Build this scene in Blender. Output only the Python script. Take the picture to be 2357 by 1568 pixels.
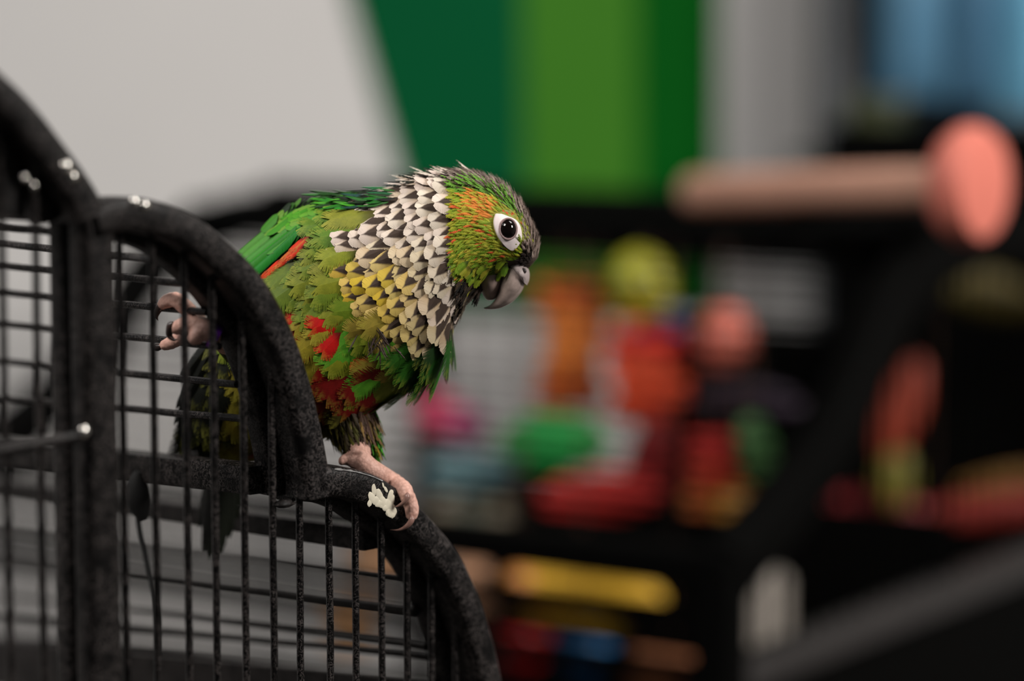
import bpy, bmesh, math, random
import numpy as np
from mathutils import Vector, Matrix, noise
from mathutils.bvhtree import BVHTree

rnd = random.Random(7)
SC = bpy.context.scene
for _o in list(bpy.data.objects):
    bpy.data.objects.remove(_o)
COL = SC.collection

# ------------------------------------------------------------------ camera
F = 85 / 36 * 2357
PITCH = math.radians(6)
CAM = Vector((0, 0, 1.4))
FWD = Vector((0, math.cos(PITCH), -math.sin(PITCH)))
UP = Vector((0, math.sin(PITCH), math.cos(PITCH)))
RIGHT = Vector((1, 0, 0))
FOCUS = 0.862
cam_d = bpy.data.cameras.new('camera')
cam = bpy.data.objects.new('camera', cam_d)
COL.objects.link(cam)
cam.location = CAM
cam.rotation_euler = (math.pi / 2 - PITCH, 0, 0)
cam_d.sensor_width = 36
cam_d.lens = 85
cam_d.clip_start = 0.02
cam_d.dof.use_dof = True
cam_d.dof.focus_distance = FOCUS
cam_d.dof.aperture_fstop = 2.8
SC.camera = cam

# ------------------------------------------------------------------ light
SC.view_settings.view_transform = 'Standard'
SC.view_settings.look = 'None'
SC.view_settings.gamma = 1
SC.view_settings.exposure = 0.0
SC.view_settings.use_curve_mapping = False
W = bpy.data.worlds.new('world')
SC.world = W
W.use_nodes = True
W.node_tree.nodes['Background'].inputs[0].default_value = (0.9, 0.95, 1.0, 1)
W.node_tree.nodes['Background'].inputs[1].default_value = 0.045


def area(name, loc, target, size, power, color=(1, 1, 1), size_y=None):
    l = bpy.data.lights.new(name, 'AREA')
    l.energy = power
    l.color = color
    l.size = size
    if size_y:
        l.shape = 'RECTANGLE'
        l.size_y = size_y
    o = bpy.data.objects.new(name, l)
    COL.objects.link(o)
    o.location = loc
    o.rotation_euler = (Vector(target) - Vector(loc)).to_track_quat('-Z', 'Y').to_euler()
    return o


area('key_lamp', (-0.75, 0.15, 2.45), (-0.03, 0.87, 1.36), 0.5, 19, (1.0, 0.94, 0.88), 0.5)
area('wall_fill_light', (-1.25, 0.95, 2.2), (-0.35, 2.25, 1.0), 0.9, 8.0, (0.97, 0.98, 1.0), 0.35)  # unseen fill added to brighten the back wall, no fixture there
area('ceiling_lamp', (0.75, 1.15, 2.6), (0.25, 1.6, 1.2), 0.6, 12, (1.0, 0.96, 0.92), 0.6)


# ------------------------------------------------------------------ helpers
def P(x, y, d):
    return CAM + d * (FWD + ((x - 1178.5) / F) * RIGHT + ((784 - y) / F) * UP)


def ray(x, y):
    return FWD + ((x - 1178.5) / F) * RIGHT + ((784 - y) / F) * UP


def on_plane(x, y, o, n):
    r = ray(x, y)
    return CAM + r * ((o - CAM).dot(n) / r.dot(n))


def project(p):
    q = p - CAM
    d = q.dot(FWD)
    return 1178.5 + F * q.dot(RIGHT) / d, 784 - F * q.dot(UP) / d, d


def lin(r, g, b, k=1.0):
    def f(c):
        c = c / 255
        return k * (c / 12.92 if c <= 0.04045 else ((c + 0.055) / 1.055) ** 2.4)
    return (f(r), f(g), f(b), 1.0)


def catmull(pts, t):
    n = len(pts)
    i = min(max(int(math.floor(t)), 0), n - 2)
    f = t - i
    p1, p2 = pts[i], pts[i + 1]
    p0 = pts[i - 1] if i > 0 else [2 * a - b for a, b in zip(p1, p2)]
    p3 = pts[i + 2] if i + 2 < n else [2 * b - a for a, b in zip(p1, p2)]
    return [0.5 * (2 * b + (c - a) * f + (2 * a - 5 * b + 4 * c - d) * f * f + (3 * b - a - 3 * c + d) * f ** 3)
            for a, b, c, d in zip(p0, p1, p2, p3)]


def smooth_path(pts, k=6):
    out = []
    n = len(pts)
    for i in range(n - 1):
        for j in range(k):
            out.append(catmull(pts, i + j / k))
    out.append(list(pts[-1]))
    return out


class MB:
    def __init__(self):
        self.v = []
        self.f = []

    def ring_loft(self, rings, cap=True, closed=False):
        b = len(self.v)
        n = len(rings[0])
        for r in rings:
            self.v += [tuple(p) for p in r]
        m = len(rings)
        for i in range(m - 1 if not closed else m):
            for j in range(n):
                a = b + i * n + j
                a2 = b + i * n + (j + 1) % n
                c = b + ((i + 1) % m) * n + j
                c2 = b + ((i + 1) % m) * n + (j + 1) % n
                self.f.append((a, a2, c2, c))
        if cap and not closed:
            self.f.append(tuple(b + j for j in range(n))[::-1])
            self.f.append(tuple(b + (m - 1) * n + j for j in range(n)))
        return self

    def tube(self, path, radii, n=10, bump=0, flat=1.0):
        path = [Vector(p) for p in path]
        if not hasattr(radii, '__len__'):
            radii = [radii] * len(path)
        rings = []
        ref = None
        for i, p in enumerate(path):
            t = (path[min(i + 1, len(path) - 1)] - path[max(i - 1, 0)]).normalized()
            if ref is None:
                ref = Vector((0, 0, 1)) if abs(t.z) < 0.9 else Vector((1, 0, 0))
            a = (ref - t * ref.dot(t)).normalized()
            c = t.cross(a)
            ref = a
            r = radii[i]
            if bump:
                r *= 1 + bump * math.sin(i * 2.1)
            rings.append([p + (a * math.cos(2 * math.pi * j / n) + c * math.sin(2 * math.pi * j / n) * flat) * r
                          for j in range(n)])
        return self.ring_loft(rings)

    def box(self, c, ax, ay, az, bev=0.0):
        """box with half-axis vectors; chamfered edges when bev > 0"""
        c = Vector(c)
        bm = bmesh.new()
        bmesh.ops.create_cube(bm, size=2)
        lx, ly, lz = ax.length, ay.length, az.length
        for v in bm.verts:
            v.co = Vector((v.co.x * lx, v.co.y * ly, v.co.z * lz))
        if bev:
            bmesh.ops.bevel(bm, geom=list(bm.edges), offset=bev, segments=2, profile=0.6, affect='EDGES')
        nx, ny, nz = ax.normalized(), ay.normalized(), az.normalized()
        b = len(self.v)
        bm.verts.index_update()
        for v in bm.verts:
            self.v.append(tuple(c + nx * v.co.x + ny * v.co.y + nz * v.co.z))
        for f in bm.faces:
            self.f.append(tuple(b + v.index for v in f.verts))
        bm.free()
        return self

    def sphere(self, c, r, sx=Vector((1, 0, 0)), sy=Vector((0, 1, 0)), sz=Vector((0, 0, 1)), seg=16, wob=0, seed=0):
        bm = bmesh.new()
        bmesh.ops.create_uvsphere(bm, u_segments=seg, v_segments=max(6, seg // 2), radius=1)
        b = len(self.v)
        bm.verts.index_update()
        c = Vector(c)
        for v in bm.verts:
            k = r * (1 + wob * noise.noise(v.co * 1.7 + Vector((seed, seed * 2.3, 0))))
            self.v.append(tuple(c + (sx * v.co.x + sy * v.co.y + sz * v.co.z) * k))
        for f in bm.faces:
            self.f.append(tuple(b + v.index for v in f.verts))
        bm.free()
        return self

    def build(self, name, mat, parent=None, smooth=True, angle=None):
        off = Vector(parent.matrix_world_loc) if parent is not None and hasattr(parent, 'matrix_world_loc') else None
        off = ORIG.get(parent.name, Vector((0, 0, 0))) if parent is not None else Vector((0, 0, 0))
        me = bpy.data.meshes.new(name)
        me.from_pydata([tuple(Vector(v) - off) for v in self.v], [], self.f)
        me.update()
        bm = bmesh.new()
        bm.from_mesh(me)
        bmesh.ops.recalc_face_normals(bm, faces=bm.faces)
        bm.to_mesh(me)
        bm.free()
        if smooth:
            me.polygons.foreach_set('use_smooth', [True] * len(me.polygons))
            me.set_sharp_from_angle(angle=math.radians(40))
        if mat:
            me.materials.append(mat)
        o = bpy.data.objects.new(name, me)
        COL.objects.link(o)
        if parent is not None:
            o.parent = parent
            ORIG[o.name] = off
        return o


ORIG = {}


def thing(name, label, cat, loc, group=None):
    o = bpy.data.objects.new(name, None)
    o.empty_display_size = 0.02
    COL.objects.link(o)
    o.location = loc
    ORIG[o.name] = Vector(loc)
    o['label'] = label
    o['category'] = cat
    if group:
        o['group'] = group
    return o


def tag(o, label, cat, group=None):
    o['label'] = label
    o['category'] = cat
    if group:
        o['group'] = group
    return o


# ------------------------------------------------------------------ materials
def new_mat(name):
    m = bpy.data.materials.new(name)
    m.use_nodes = True
    nt = m.node_tree
    return m, nt, nt.nodes['Principled BSDF']


def math_node(nt, op, a, b=None, c=None, clamp=False):
    n = nt.nodes.new('ShaderNodeMath')
    n.operation = op
    n.use_clamp = clamp
    for i, x in enumerate((a, b, c)):
        if x is None:
            continue
        if isinstance(x, (int, float)):
            n.inputs[i].default_value = x
        else:
            nt.links.new(x, n.inputs[i])
    return n.outputs[0]


def mix_col(nt, fac, a, b, blend='MIX'):
    n = nt.nodes.new('ShaderNodeMix')
    n.data_type = 'RGBA'
    n.blend_type = blend
    for i, x in ((0, fac), (6, a), (7, b)):
        if isinstance(x, (int, float)):
            n.inputs[i].default_value = x
        elif isinstance(x, tuple):
            n.inputs[i].default_value = x
        else:
            nt.links.new(x, n.inputs[i])
    return n.outputs[2]


def noise_fac(nt, scale, detail=2, rough=0.5, coord='Object', dist=0):
    tc = nt.nodes.new('ShaderNodeTexCoord')
    n = nt.nodes.new('ShaderNodeTexNoise')
    n.inputs['Scale'].default_value = scale
    n.inputs['Detail'].default_value = detail
    n.inputs['Roughness'].default_value = rough
    n.inputs['Distortion'].default_value = dist
    nt.links.new(tc.outputs[coord], n.inputs['Vector'])
    return n.outputs['Fac']


def smoothstep(nt, x, lo, hi):
    n = nt.nodes.new('ShaderNodeMapRange')
    n.interpolation_type = 'SMOOTHSTEP'
    nt.links.new(x, n.inputs[0])
    n.inputs[1].default_value = lo
    n.inputs[2].default_value = hi
    return n.outputs[0]


def plain(name, col, rough=0.5, spec=0.5, var=0.12, scale=60, metal=0.0, coat=0.0):
    m, nt, b = new_mat(name)
    f = noise_fac(nt, scale, 3)
    c2 = tuple(min(1, x * (1 + var * 2)) for x in col[:3]) + (1,)
    c1 = tuple(x * (1 - var * 2) for x in col[:3]) + (1,)
    nt.links.new(mix_col(nt, f, c1, c2), b.inputs['Base Color'])
    b.inputs['Roughness'].default_value = rough
    b.inputs['Specular IOR Level'].default_value = spec
    b.inputs['Metallic'].default_value = metal
    b.inputs['Coat Weight'].default_value = coat
    return m


def hammered():
    """black hammertone powder coat with brown grey veins"""
    m, nt, b = new_mat('hammered_black_paint')
    a = noise_fac(nt, 620, 2.0, 0.55, dist=1.0)
    v = math_node(nt, 'ABSOLUTE', math_node(nt, 'SUBTRACT', a, 0.5))
    vein = math_node(nt, 'SUBTRACT', 1.0, smoothstep(nt, v, 0.008, 0.06))
    big = noise_fac(nt, 120, 2)
    fac = math_node(nt, 'MULTIPLY', vein, smoothstep(nt, big, 0.25, 0.6))
    col = mix_col(nt, fac, (0.0035, 0.0032, 0.0032, 1), (0.075, 0.065, 0.062, 1))
    nt.links.new(col, b.inputs['Base Color'])
    b.inputs['Roughness'].default_value = 0.4
    b.inputs['Specular IOR Level'].default_value = 0.16
    bu = nt.nodes.new('ShaderNodeBump')
    bu.inputs['Strength'].default_value = 0.35
    bu.inputs['Distance'].default_value = 0.0006
    nt.links.new(a, bu.inputs['Height'])
    nt.links.new(bu.outputs[0], b.inputs['Normal'])
    return m


def feather_mat(name, pattern, src):
    m, nt, b = new_mat(name)
    if src == 'object':
        oi = nt.nodes.new('ShaderNodeObjectInfo')
        base = oi.outputs['Color']
    else:
        at = nt.nodes.new('ShaderNodeAttribute')
        at.attribute_name = 'col'
        base = at.outputs['Color']
    uv = nt.nodes.new('ShaderNodeUVMap')
    sp = nt.nodes.new('ShaderNodeSeparateXYZ')
    nt.links.new(uv.outputs[0], sp.inputs[0])
    u = math_node(nt, 'ABSOLUTE', math_node(nt, 'MULTIPLY', math_node(nt, 'SUBTRACT', sp.outputs[0], 0.5), 2.0))
    v = sp.outputs[1]
    # barb lines run outwards and towards the tip
    bl = math_node(nt, 'SUBTRACT', v, math_node(nt, 'MULTIPLY', u, 0.28))
    if pattern == 'scallop':
        nz = noise_fac(nt, 3.5, 3, 0.6, 'Generated')
        w = math_node(nt, 'MULTIPLY', math_node(nt, 'SUBTRACT', 0.875, v), 1.12)
        w = math_node(nt, 'ADD', w, math_node(nt, 'MULTIPLY', math_node(nt, 'SUBTRACT', nz, 0.5), 0.22))
        dm = smoothstep(nt, math_node(nt, 'SUBTRACT', w, u), -0.10, 0.12)
        st = math_node(nt, 'SINE', math_node(nt, 'MULTIPLY', bl, 150.0))
        stv = math_node(nt, 'MULTIPLY', math_node(nt, 'ADD', st, 1.0), 0.11)
        c = mix_col(nt, dm, base, (0.046, 0.030, 0.024, 1))
        c = mix_col(nt, smoothstep(nt, v, 0.45, 0.8), mix_col(nt, 1.0, c, (0.82, 0.76, 0.66, 1), 'MULTIPLY'), c)
        c = mix_col(nt, stv, c, (0.16, 0.11, 0.075, 1))
        rough = 0.7
    elif pattern == 'barb':
        st = math_node(nt, 'SINE', math_node(nt, 'MULTIPLY', bl, 300.0))
        stv = smoothstep(nt, st, -0.2, 0.95)
        nz = noise_fac(nt, 5.0, 3, 0.6, 'Generated')
        dark = mix_col(nt, 1.0, base, (0.30, 0.24, 0.20, 1), 'MULTIPLY')
        c = mix_col(nt, math_node(nt, 'MULTIPLY', stv, 0.55), base, dark)
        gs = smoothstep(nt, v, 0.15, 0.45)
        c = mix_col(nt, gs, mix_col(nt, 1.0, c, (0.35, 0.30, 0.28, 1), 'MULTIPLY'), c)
        bright = mix_col(nt, 1.0, c, (1.45, 1.3, 1.1, 1), 'MULTIPLY')
        c = mix_col(nt, nz, mix_col(nt, 1.0, c, (0.55, 0.62, 0.6, 1), 'MULTIPLY'), bright)
        tipf = math_node(nt, 'MULTIPLY', smoothstep(nt, v, 0.74, 1.0), smoothstep(nt, nz, 0.42, 0.62))
        c = mix_col(nt, math_node(nt, 'MULTIPLY', tipf, 0.75), c, mix_col(nt, 0.55, c, (0.33, 0.33, 0.04, 1)))
        rough = 0.6
    elif pattern == 'fine':
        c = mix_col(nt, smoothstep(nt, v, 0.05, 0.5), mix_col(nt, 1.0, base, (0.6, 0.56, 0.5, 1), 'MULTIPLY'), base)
        rough = 0.65
    else:  # wing
        st = math_node(nt, 'SINE', math_node(nt, 'MULTIPLY', bl, 120.0))
        nz = noise_fac(nt, 4.0, 3, 0.6, 'Generated')
        dark = mix_col(nt, 1.0, base, (0.45, 0.48, 0.35, 1), 'MULTIPLY')
        c = mix_col(nt, math_node(nt, 'MULTIPLY', smoothstep(nt, st, -0.3, 1.0), 0.35), base, dark)
        c = mix_col(nt, nz, c, mix_col(nt, 1.0, c, (1.35, 1.25, 1.1, 1), 'MULTIPLY'))
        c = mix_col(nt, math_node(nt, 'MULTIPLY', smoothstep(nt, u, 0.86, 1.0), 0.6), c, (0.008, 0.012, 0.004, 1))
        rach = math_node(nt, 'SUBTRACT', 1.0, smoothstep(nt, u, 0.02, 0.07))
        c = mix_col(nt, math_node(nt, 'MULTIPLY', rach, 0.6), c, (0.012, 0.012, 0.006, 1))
        rough = 0.55
    nt.links.new(c, b.inputs['Base Color'])
    b.inputs['Roughness'].default_value = rough
    b.inputs['Specular IOR Level'].default_value = 0.25
    return m


HAM = hammered()
BGBLACK = plain('matt_black_cage_paint', (0.0012, 0.0012, 0.0011, 1), 0.65, 0.02)
M_SC = feather_mat('scalloped_feather', 'scallop', 'object')
M_SCS = feather_mat('scalloped_feather_far', 'scallop', 'attr')
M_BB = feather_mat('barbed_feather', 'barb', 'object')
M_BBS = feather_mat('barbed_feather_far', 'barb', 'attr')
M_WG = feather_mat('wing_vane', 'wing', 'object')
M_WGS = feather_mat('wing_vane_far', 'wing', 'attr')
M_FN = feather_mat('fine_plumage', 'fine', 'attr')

# ------------------------------------------------------------------ room
wall_y = 2.25
NY = Vector((0, -1, 0))
WO = Vector((0, wall_y, 0))


def slab(x0, x1, y0, y1, z0, z1):
    return MB().box(((x0 + x1) / 2, (y0 + y1) / 2, (z0 + z1) / 2), Vector(((x1 - x0) / 2, 0, 0)),
                    Vector((0, (y1 - y0) / 2, 0)), Vector((0, 0, (z1 - z0) / 2)))


def structure(o):
    o['kind'] = 'structure'
    return o


WALLM = plain('pale_grey_wall_paint', lin(186, 184, 182), 0.7, 0.2, 0.02, 6)
wall = structure(slab(-2.2, 2.2, wall_y, wall_y + 0.12, 0, 2.75).build('wall_back', WALLM))
ORIG[wall.name] = Vector((0, 0, 0))
structure(slab(-2.3, -2.2, -1.2, wall_y + 0.12, 0, 2.75).build('wall_left', WALLM))
structure(slab(2.2, 2.3, -1.2, wall_y + 0.12, 0, 2.75).build('wall_right', WALLM))
structure(slab(-2.3, 2.3, -1.2, wall_y + 0.12, -0.1, 0).build('floor', plain('grey_floor', lin(95, 90, 86), 0.4, 0.4, 0.08, 4)))
structure(slab(-2.2, 2.2, wall_y - 0.015, wall_y, 0, 0.1).build('baseboard_back', plain('dark_skirting', lin(50, 48, 46))))


toy_fill = area('toy_fill_light', (1.5, 0.45, 2.1), (0.25, 1.65, 1.1), 0.5, 11, (1.0, 0.95, 0.9), 0.5)  # unseen fill light added to brighten the toys in the rear cage
toy_fill.data.spread = math.radians(80)


def wall_stripe(name, px, col, t=0.004):
    """flat painted board on the wall; px = corner pixels (left bottom, right bottom, right top, left top)"""
    m = plain(name + '_paint', col, 0.7, 0.05, 0.03, 5)
    front = [on_plane(x, y, WO - Vector((0, t, 0)), NY) for x, y in px]
    back = [p + Vector((0, t, 0)) for p in front]
    mb = MB()
    mb.v = [tuple(p) for p in front + back]
    mb.f = [(0, 1, 2, 3), (7, 6, 5, 4), (0, 4, 5, 1), (1, 5, 6, 2), (2, 6, 7, 3), (3, 7, 4, 0)]
    return mb.build(name, m, wall, smooth=False)


s = wall_stripe('painted_stripe', [(1010, 722), (1212, 722), (1195, -420), (690, -420)], lin(0, 71, 38))
s['label'] = 'deep blue-green slanted stripe'
s = wall_stripe('painted_stripe', [(1212, 722), (1468, 722), (1462, -420), (1195, -420)], lin(52, 103, 28))
s['label'] = 'lime green stripe in the middle'
s = wall_stripe('painted_stripe', [(1468, 722), (1652, 722), (1655, -420), (1462, -420)], lin(0, 70, 12))
s['label'] = 'dark grass green stripe at the right'


# dark display board with blue bags at the right
def boxed(name, mat, pxa, pxb, y, depth, parent, bev=0.004):
    a = on_plane(pxa[0], pxa[1], Vector((0, y, 0)), NY)
    c = on_plane(pxb[0], pxb[1], Vector((0, y, 0)), NY)
    ctr = (a + c) / 2 + Vector((0, depth / 2, 0))
    mb = MB().box(ctr, Vector((abs(c.x - a.x) / 2, 0, 0)), Vector((0, depth / 2, 0)), Vector((0, 0, abs(c.z - a.z) / 2)), bev)
    return mb.build(name, mat, parent)


SLATE = plain('slate_board', lin(52, 62, 70), 0.5, 0.3, 0.08, 8)
rp = on_plane(2250, 900, Vector((0, 2.18, 0)), NY)
rack = thing('display_rack', 'tall dark slate display rack against the wall behind the right end of the perch', 'rack', (rp.x, 2.2, 0))
boxed('back_panel', SLATE, (1893, -420), (2900, 3300), 2.18, 0.03, rack)
boxed('side_post', plain('rack_post', lin(36, 40, 44)), (1893, -420), (1925, 3300), 2.13, 0.05, rack)
boxed('shelf', plain('rack_shelf', lin(34, 36, 40)), (1893, 372), (2900, 400), 1.93, 0.25, rack)
boxed('shelf', plain('rack_shelf_low', lin(34, 36, 40)), (1893, 1250), (2900, 1280), 1.93, 0.25, rack)
hk = boxed('hook', BGBLACK, (1930, -345), (2800, -338), 2.155, 0.025, rack)


def bag(px0, px1, y, col, label, group=None, cat='bag', base=None):
    """stuffed pillow bag hanging/standing on the rack"""
    a = on_plane(px0[0], px0[1], Vector((0, y, 0)), NY)
    c = on_plane(px1[0], px1[1], Vector((0, y, 0)), NY)
    w, h = abs(c.x - a.x), abs(c.z - a.z)
    ctr = (a + c) / 2
    t = thing('bag', label, cat, (ctr.x, y, min(a.z, c.z)), group)
    rings = []
    n = 20
    for i in range(13):
        q = i / 12
        th = 0.004 + 0.035 * math.sin(math.pi * q) ** 0.6
        rings.append([Vector((ctr.x + math.cos(2 * math.pi * j / n) * w / 2 * (0.94 + 0.06 * math.sin(math.pi * q)),
                              y + math.sin(2 * math.pi * j / n) * th, min(a.z, c.z) + h * q)) for j in range(n)])
    MB().ring_loft(rings).build('pouch', plain('bag_foil', col, 0.35, 0.5, 0.1, 20), t)
    MB().box((ctr.x, y, max(a.z, c.z) - 0.006), Vector((w / 2 * 0.95, 0, 0)), Vector((0, 0.0035, 0)), Vector((0, 0, 0.012)), 0.001).build(
        'top_seal', plain('bag_seal', tuple(x * 0.8 for x in col[:3]) + (1,), 0.4), t)
    return t


bag((2020, -340), (2180, 225), 2.11, lin(72, 112, 138), 'dull blue foil bag hanging nearest the white wall strip', 'blue bags on the rack')
bag((2195, -345), (2290, 240), 2.115, lin(66, 104, 130), 'narrow blue foil bag hanging in the middle of the rack', 'blue bags on the rack')
bag((2300, -340), (2440, 260), 2.105, lin(92, 148, 176), 'brightest blue foil bag cut by the right edge', 'blue bags on the rack')
bag((1945, 235), (2085, 372), 2.05, lin(40, 44, 16), 'dark olive bag standing on the rack shelf behind the perch')

# low black cabinet standing behind the cages at bottom left
# ------------------------------------------------------------------ front cage
A1 = math.radians(43)
U1 = Vector((math.cos(A1), math.sin(A1), 0))
NF = Vector((math.sin(A1), -math.cos(A1), 0))
NB = -NF
ZU = Vector((0, 0, 1))
O1 = P(780, 1100, FOCUS)


def p1(x, y, off=0.0):
    """point of the front panel plane (moved back by off) seen at a pixel"""
    return on_plane(x, y, O1 + NB * off, NF)


def hz(p):
    return ((p - O1).dot(U1), (p - O1).z)


def from_hz(h, z, off=0.0):
    return O1 + U1 * h + ZU * z + NB * off


cage_root = O1.copy()
cage_root.z = 0
cage = thing('bird_cage', 'black hammered-metal cage with stepped arched top that the parrot perches on', 'cage', cage_root)


def arch_line(px, inset, k=8):
    pts = [hz(p1(x, y)) for x, y in px]
    pts = smooth_path(pts, k)
    out = []
    for i, p in enumerate(pts):
        a = pts[max(i - 1, 0)]
        b = pts[min(i + 1, len(pts) - 1)]
        tx, tz = b[0] - a[0], b[1] - a[1]
        l = math.hypot(tx, tz) or 1
        nx, nz = tz / l, -tx / l       # right-hand side of travel = inside of the arch
        out.append((p[0] + nx * inset, p[1] + nz * inset))
    return out


def sweep(line, a, b, off, mat, name, parent, r=0.25):
    """rounded rectangular tube along a line of (h, z); a in-plane size, b depth"""
    prof = []
    for sx, sy, st in ((1, 1, 0), (-1, 1, 90), (-1, -1, 180), (1, -1, 270)):
        rr = r * min(a, b)
        for q in (0, 30, 60, 90):
            an = math.radians(st + q)
            prof.append((sx * (a / 2 - rr) + rr * math.cos(an), sy * (b / 2 - rr) + rr * math.sin(an)))
    rings = []
    for i, (h, z) in enumerate(line):
        p0 = line[max(i - 1, 0)]
        p2 = line[min(i + 1, len(line) - 1)]
        tx, tz = p2[0] - p0[0], p2[1] - p0[1]
        l = math.hypot(tx, tz) or 1
        nx, nz = tz / l, -tx / l
        rings.append([from_hz(h + nx * u, z + nz * u, off + v) for u, v in prof])
    return MB().ring_loft(rings).build(name, mat, parent)


ZB = O1.z * -1 + 0.86      # bottom rail height relative to O1
big_px = [(-330, 30), (-200, 60), (-90, 112), (0, 186), (62, 250), (120, 325), (170, 392), (203, 445), (216, 482)]
mid_px = [(190, 470), (250, 453), (330, 459), (430, 498), (520, 570), (590, 650), (650, 762), (690, 878), (716, 985), (734, 1085), (737, 1135)]
low_px = [(708, 1069), (735, 1068), (792, 1075), (852, 1096), (920, 1142), (980, 1203), (1031, 1268), (1070, 1346), (1100, 1432), (1121, 1512), (1134, 1580)]
a_w = 0.0112
big_c = arch_line(big_px, a_w / 2)
mid_c = arch_line(mid_px, a_w / 2)
low_c = arch_line(low_px, a_w / 2)
low_c += [(low_c[-1][0] + 0.001, low_c[-1][1] - 0.05), (low_c[-1][0] + 0.001, ZB - 0.005)]
RING_OFF = 0.0132
for nm, ln, px in (('large_arch', big_c, big_px), ('middle_arch', mid_c, mid_px), ('lower_arch', low_c, low_px)):
    sweep(ln, a_w, 0.0150, 0, HAM, nm, cage)
    inner = arch_line(px, a_w * 0.5 + 0.0045)
    if nm == 'lower_arch':
        inner += [(inner[-1][0] + 0.001, inner[-1][1] - 0.05), (inner[-1][0] + 0.001, ZB - 0.005)]
    sweep(inner, 0.0088, 0.011, RING_OFF, HAM, 'roof_rim', cage)

# post under the big/middle arch joint
ph, pz = hz(p1(211, 560))
sweep([(ph, pz + 0.014), (ph, pz - 0.02), (ph, ZB)], 0.0125, 0.011, 0, HAM, 'post', cage)
sweep([(ph - 0.001, pz + 0.010), (ph - 0.001, ZB)], 0.009, 0.010, RING_OFF, HAM, 'post', cage)
# post that closes the left side (out of frame)
lh, lz = hz(p1(-330, 600))
sweep([(lh, hz(p1(-330, 30))[1]), (lh, ZB)], 0.0125, 0.011, 0, HAM, 'post', cage)
rh = low_c[-1][0]
sweep([(lh - 0.006, ZB), (rh + 0.006, ZB)], 0.014, 0.013, 0, HAM, 'bottom_rail', cage)
# weld lump under the joint
MB().sphere(p1(655, 1160, -0.002), 0.0020, U1 * 2.2, NF * 1.0, ZU * 0.8, 12, 0.25, 3).build('weld_lump', HAM, cage)


def arch_z(line, h):
    best = None
    for (h0, z0), (h1, z1) in zip(line, line[1:]):
        if min(h0, h1) <= h <= max(h0, h1) and abs(h1 - h0) > 1e-6:
            z = z0 + (z1 - z0) * (h - h0) / (h1 - h0)
            best = z if best is None else max(best, z)
    return best if best is not None else line[0][1]


bars = [(-130, big_c), (-55, big_c), (20, big_c), (97, big_c), (288, mid_c), (360, mid_c), (433, mid_c), (497, mid_c), (564, mid_c),
        (629, mid_c), (690, low_c), (758, low_c), (818, low_c), (878, low_c), (936, low_c), (993, low_c), (1048, low_c)]
for bx, ln in bars:
    h = hz(p1(bx, 1300))[0]
    zt = arch_z(ln, h)
    n = 26
    path = []
    for i in range(n + 1):
        z = ZB + (zt - ZB) * i / n
        path.append(from_hz(h + 0.0002 * noise.noise((bx, z * 30, 0)), z, 0.0005 * noise.noise((bx, z * 25, 5))))
    MB().tube(path, 0.0013, 8).build('vertical_bar', HAM, cage)


def run_left(px_r, px_l, off, extend=0.0):
    """start on the rim at px_r, end where px_l is seen, on the vertical plane that runs back from the rim"""
    a = p1(px_r[0], px_r[1], off)
    nrm = NB.cross(ZU).normalized()
    b = on_plane(px_l[0], px_l[1], a, nrm)
    return a, b + (b - a).normalized() * extend


def wire(px_r, px_l, r, off=RING_OFF, name='roof_wire', extend=0.16):
    a, b = run_left(px_r, px_l, off, extend)
    n = 40
    path = [a.lerp(b, i / n) + Vector((0, 0, 0.0003 * noise.noise((px_r[1], i * 0.3, 1)))) for i in range(n + 1)]
    return MB().tube(path, r, 8).build(name, HAM, cage)


for pr, pl in (((190, 541), (0, 522)), ((382, 601), (0, 561)), ((434, 653), (0, 611)), ((478, 719), (0, 673)),
               ((505, 797), (0, 745)), ((545, 885), (0, 831)), ((566, 965), (0, 916))):
    wire(pr, pl, 0.00135)
for pr, pl in (((935, 1334), (303, 1246)), ((958, 1408), (303, 1320)), ((982, 1489), (303, 1408)), ((988, 1512), (303, 1440))):
    wire(pr, pl, 0.0016 if pr[1] != 1408 else 0.0022, extend=0.25)


def beam(px_r, px_l, hh, hd, off, name, extend=0.2, mat=None):
    a, b = run_left(px_r, px_l, off, extend)
    t = (b - a)
    side = t.normalized().cross(ZU).normalized()
    up = side.cross(t.normalized())
    return MB().box((a + b) / 2, t / 2, side * hd, up * hh, min(hh, hd) * 0.45).build(name, mat or HAM, cage)


beam((600, 1104), (260, 1066), 0.0054, 0.0054, RING_OFF, 'step_tube')
beam((858, 1240), (600, 1205), 0.0046, 0.0046, RING_OFF, 'step_tube', 0.3)
beam((1004, 1640), (303, 1560), 0.0125, 0.002, RING_OFF, 'side_panel', 0.3)
beam((1004, 1800), (303, 1715), 0.0135, 0.002, RING_OFF, 'side_panel', 0.3)
beam((100, 474), (-100, 460), 0.0052, 0.0052, RING_OFF, 'step_tube', 0.15)
# plate that closes the foot of the large arch
pl = [(-60, 300), (10, 275), (70, 330), (130, 410), (170, 470), (172, 505), (60, 500), (-60, 492)]
mb = MB()
fr = [p1(x, y, 0.004) for x, y in pl]
bk = [p1(x, y, 0.004) + NB * 0.002 for x, y in pl]
mb.v = [tuple(p) for p in fr + bk]
k = len(pl)
mb.f = [tuple(range(k)), tuple(range(2 * k - 1, k - 1, -1))] + [(i, (i + 1) % k, k + (i + 1) % k, k + i) for i in range(k)]
mb.build('gusset_plate', HAM, cage, smooth=False)
# rod in front, left
a, b = p1(-150, 1062, -0.006), p1(192, 1002, -0.006)
MB().tube([a, b], 0.0022, 10).build('latch_rod', HAM, cage)

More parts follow.
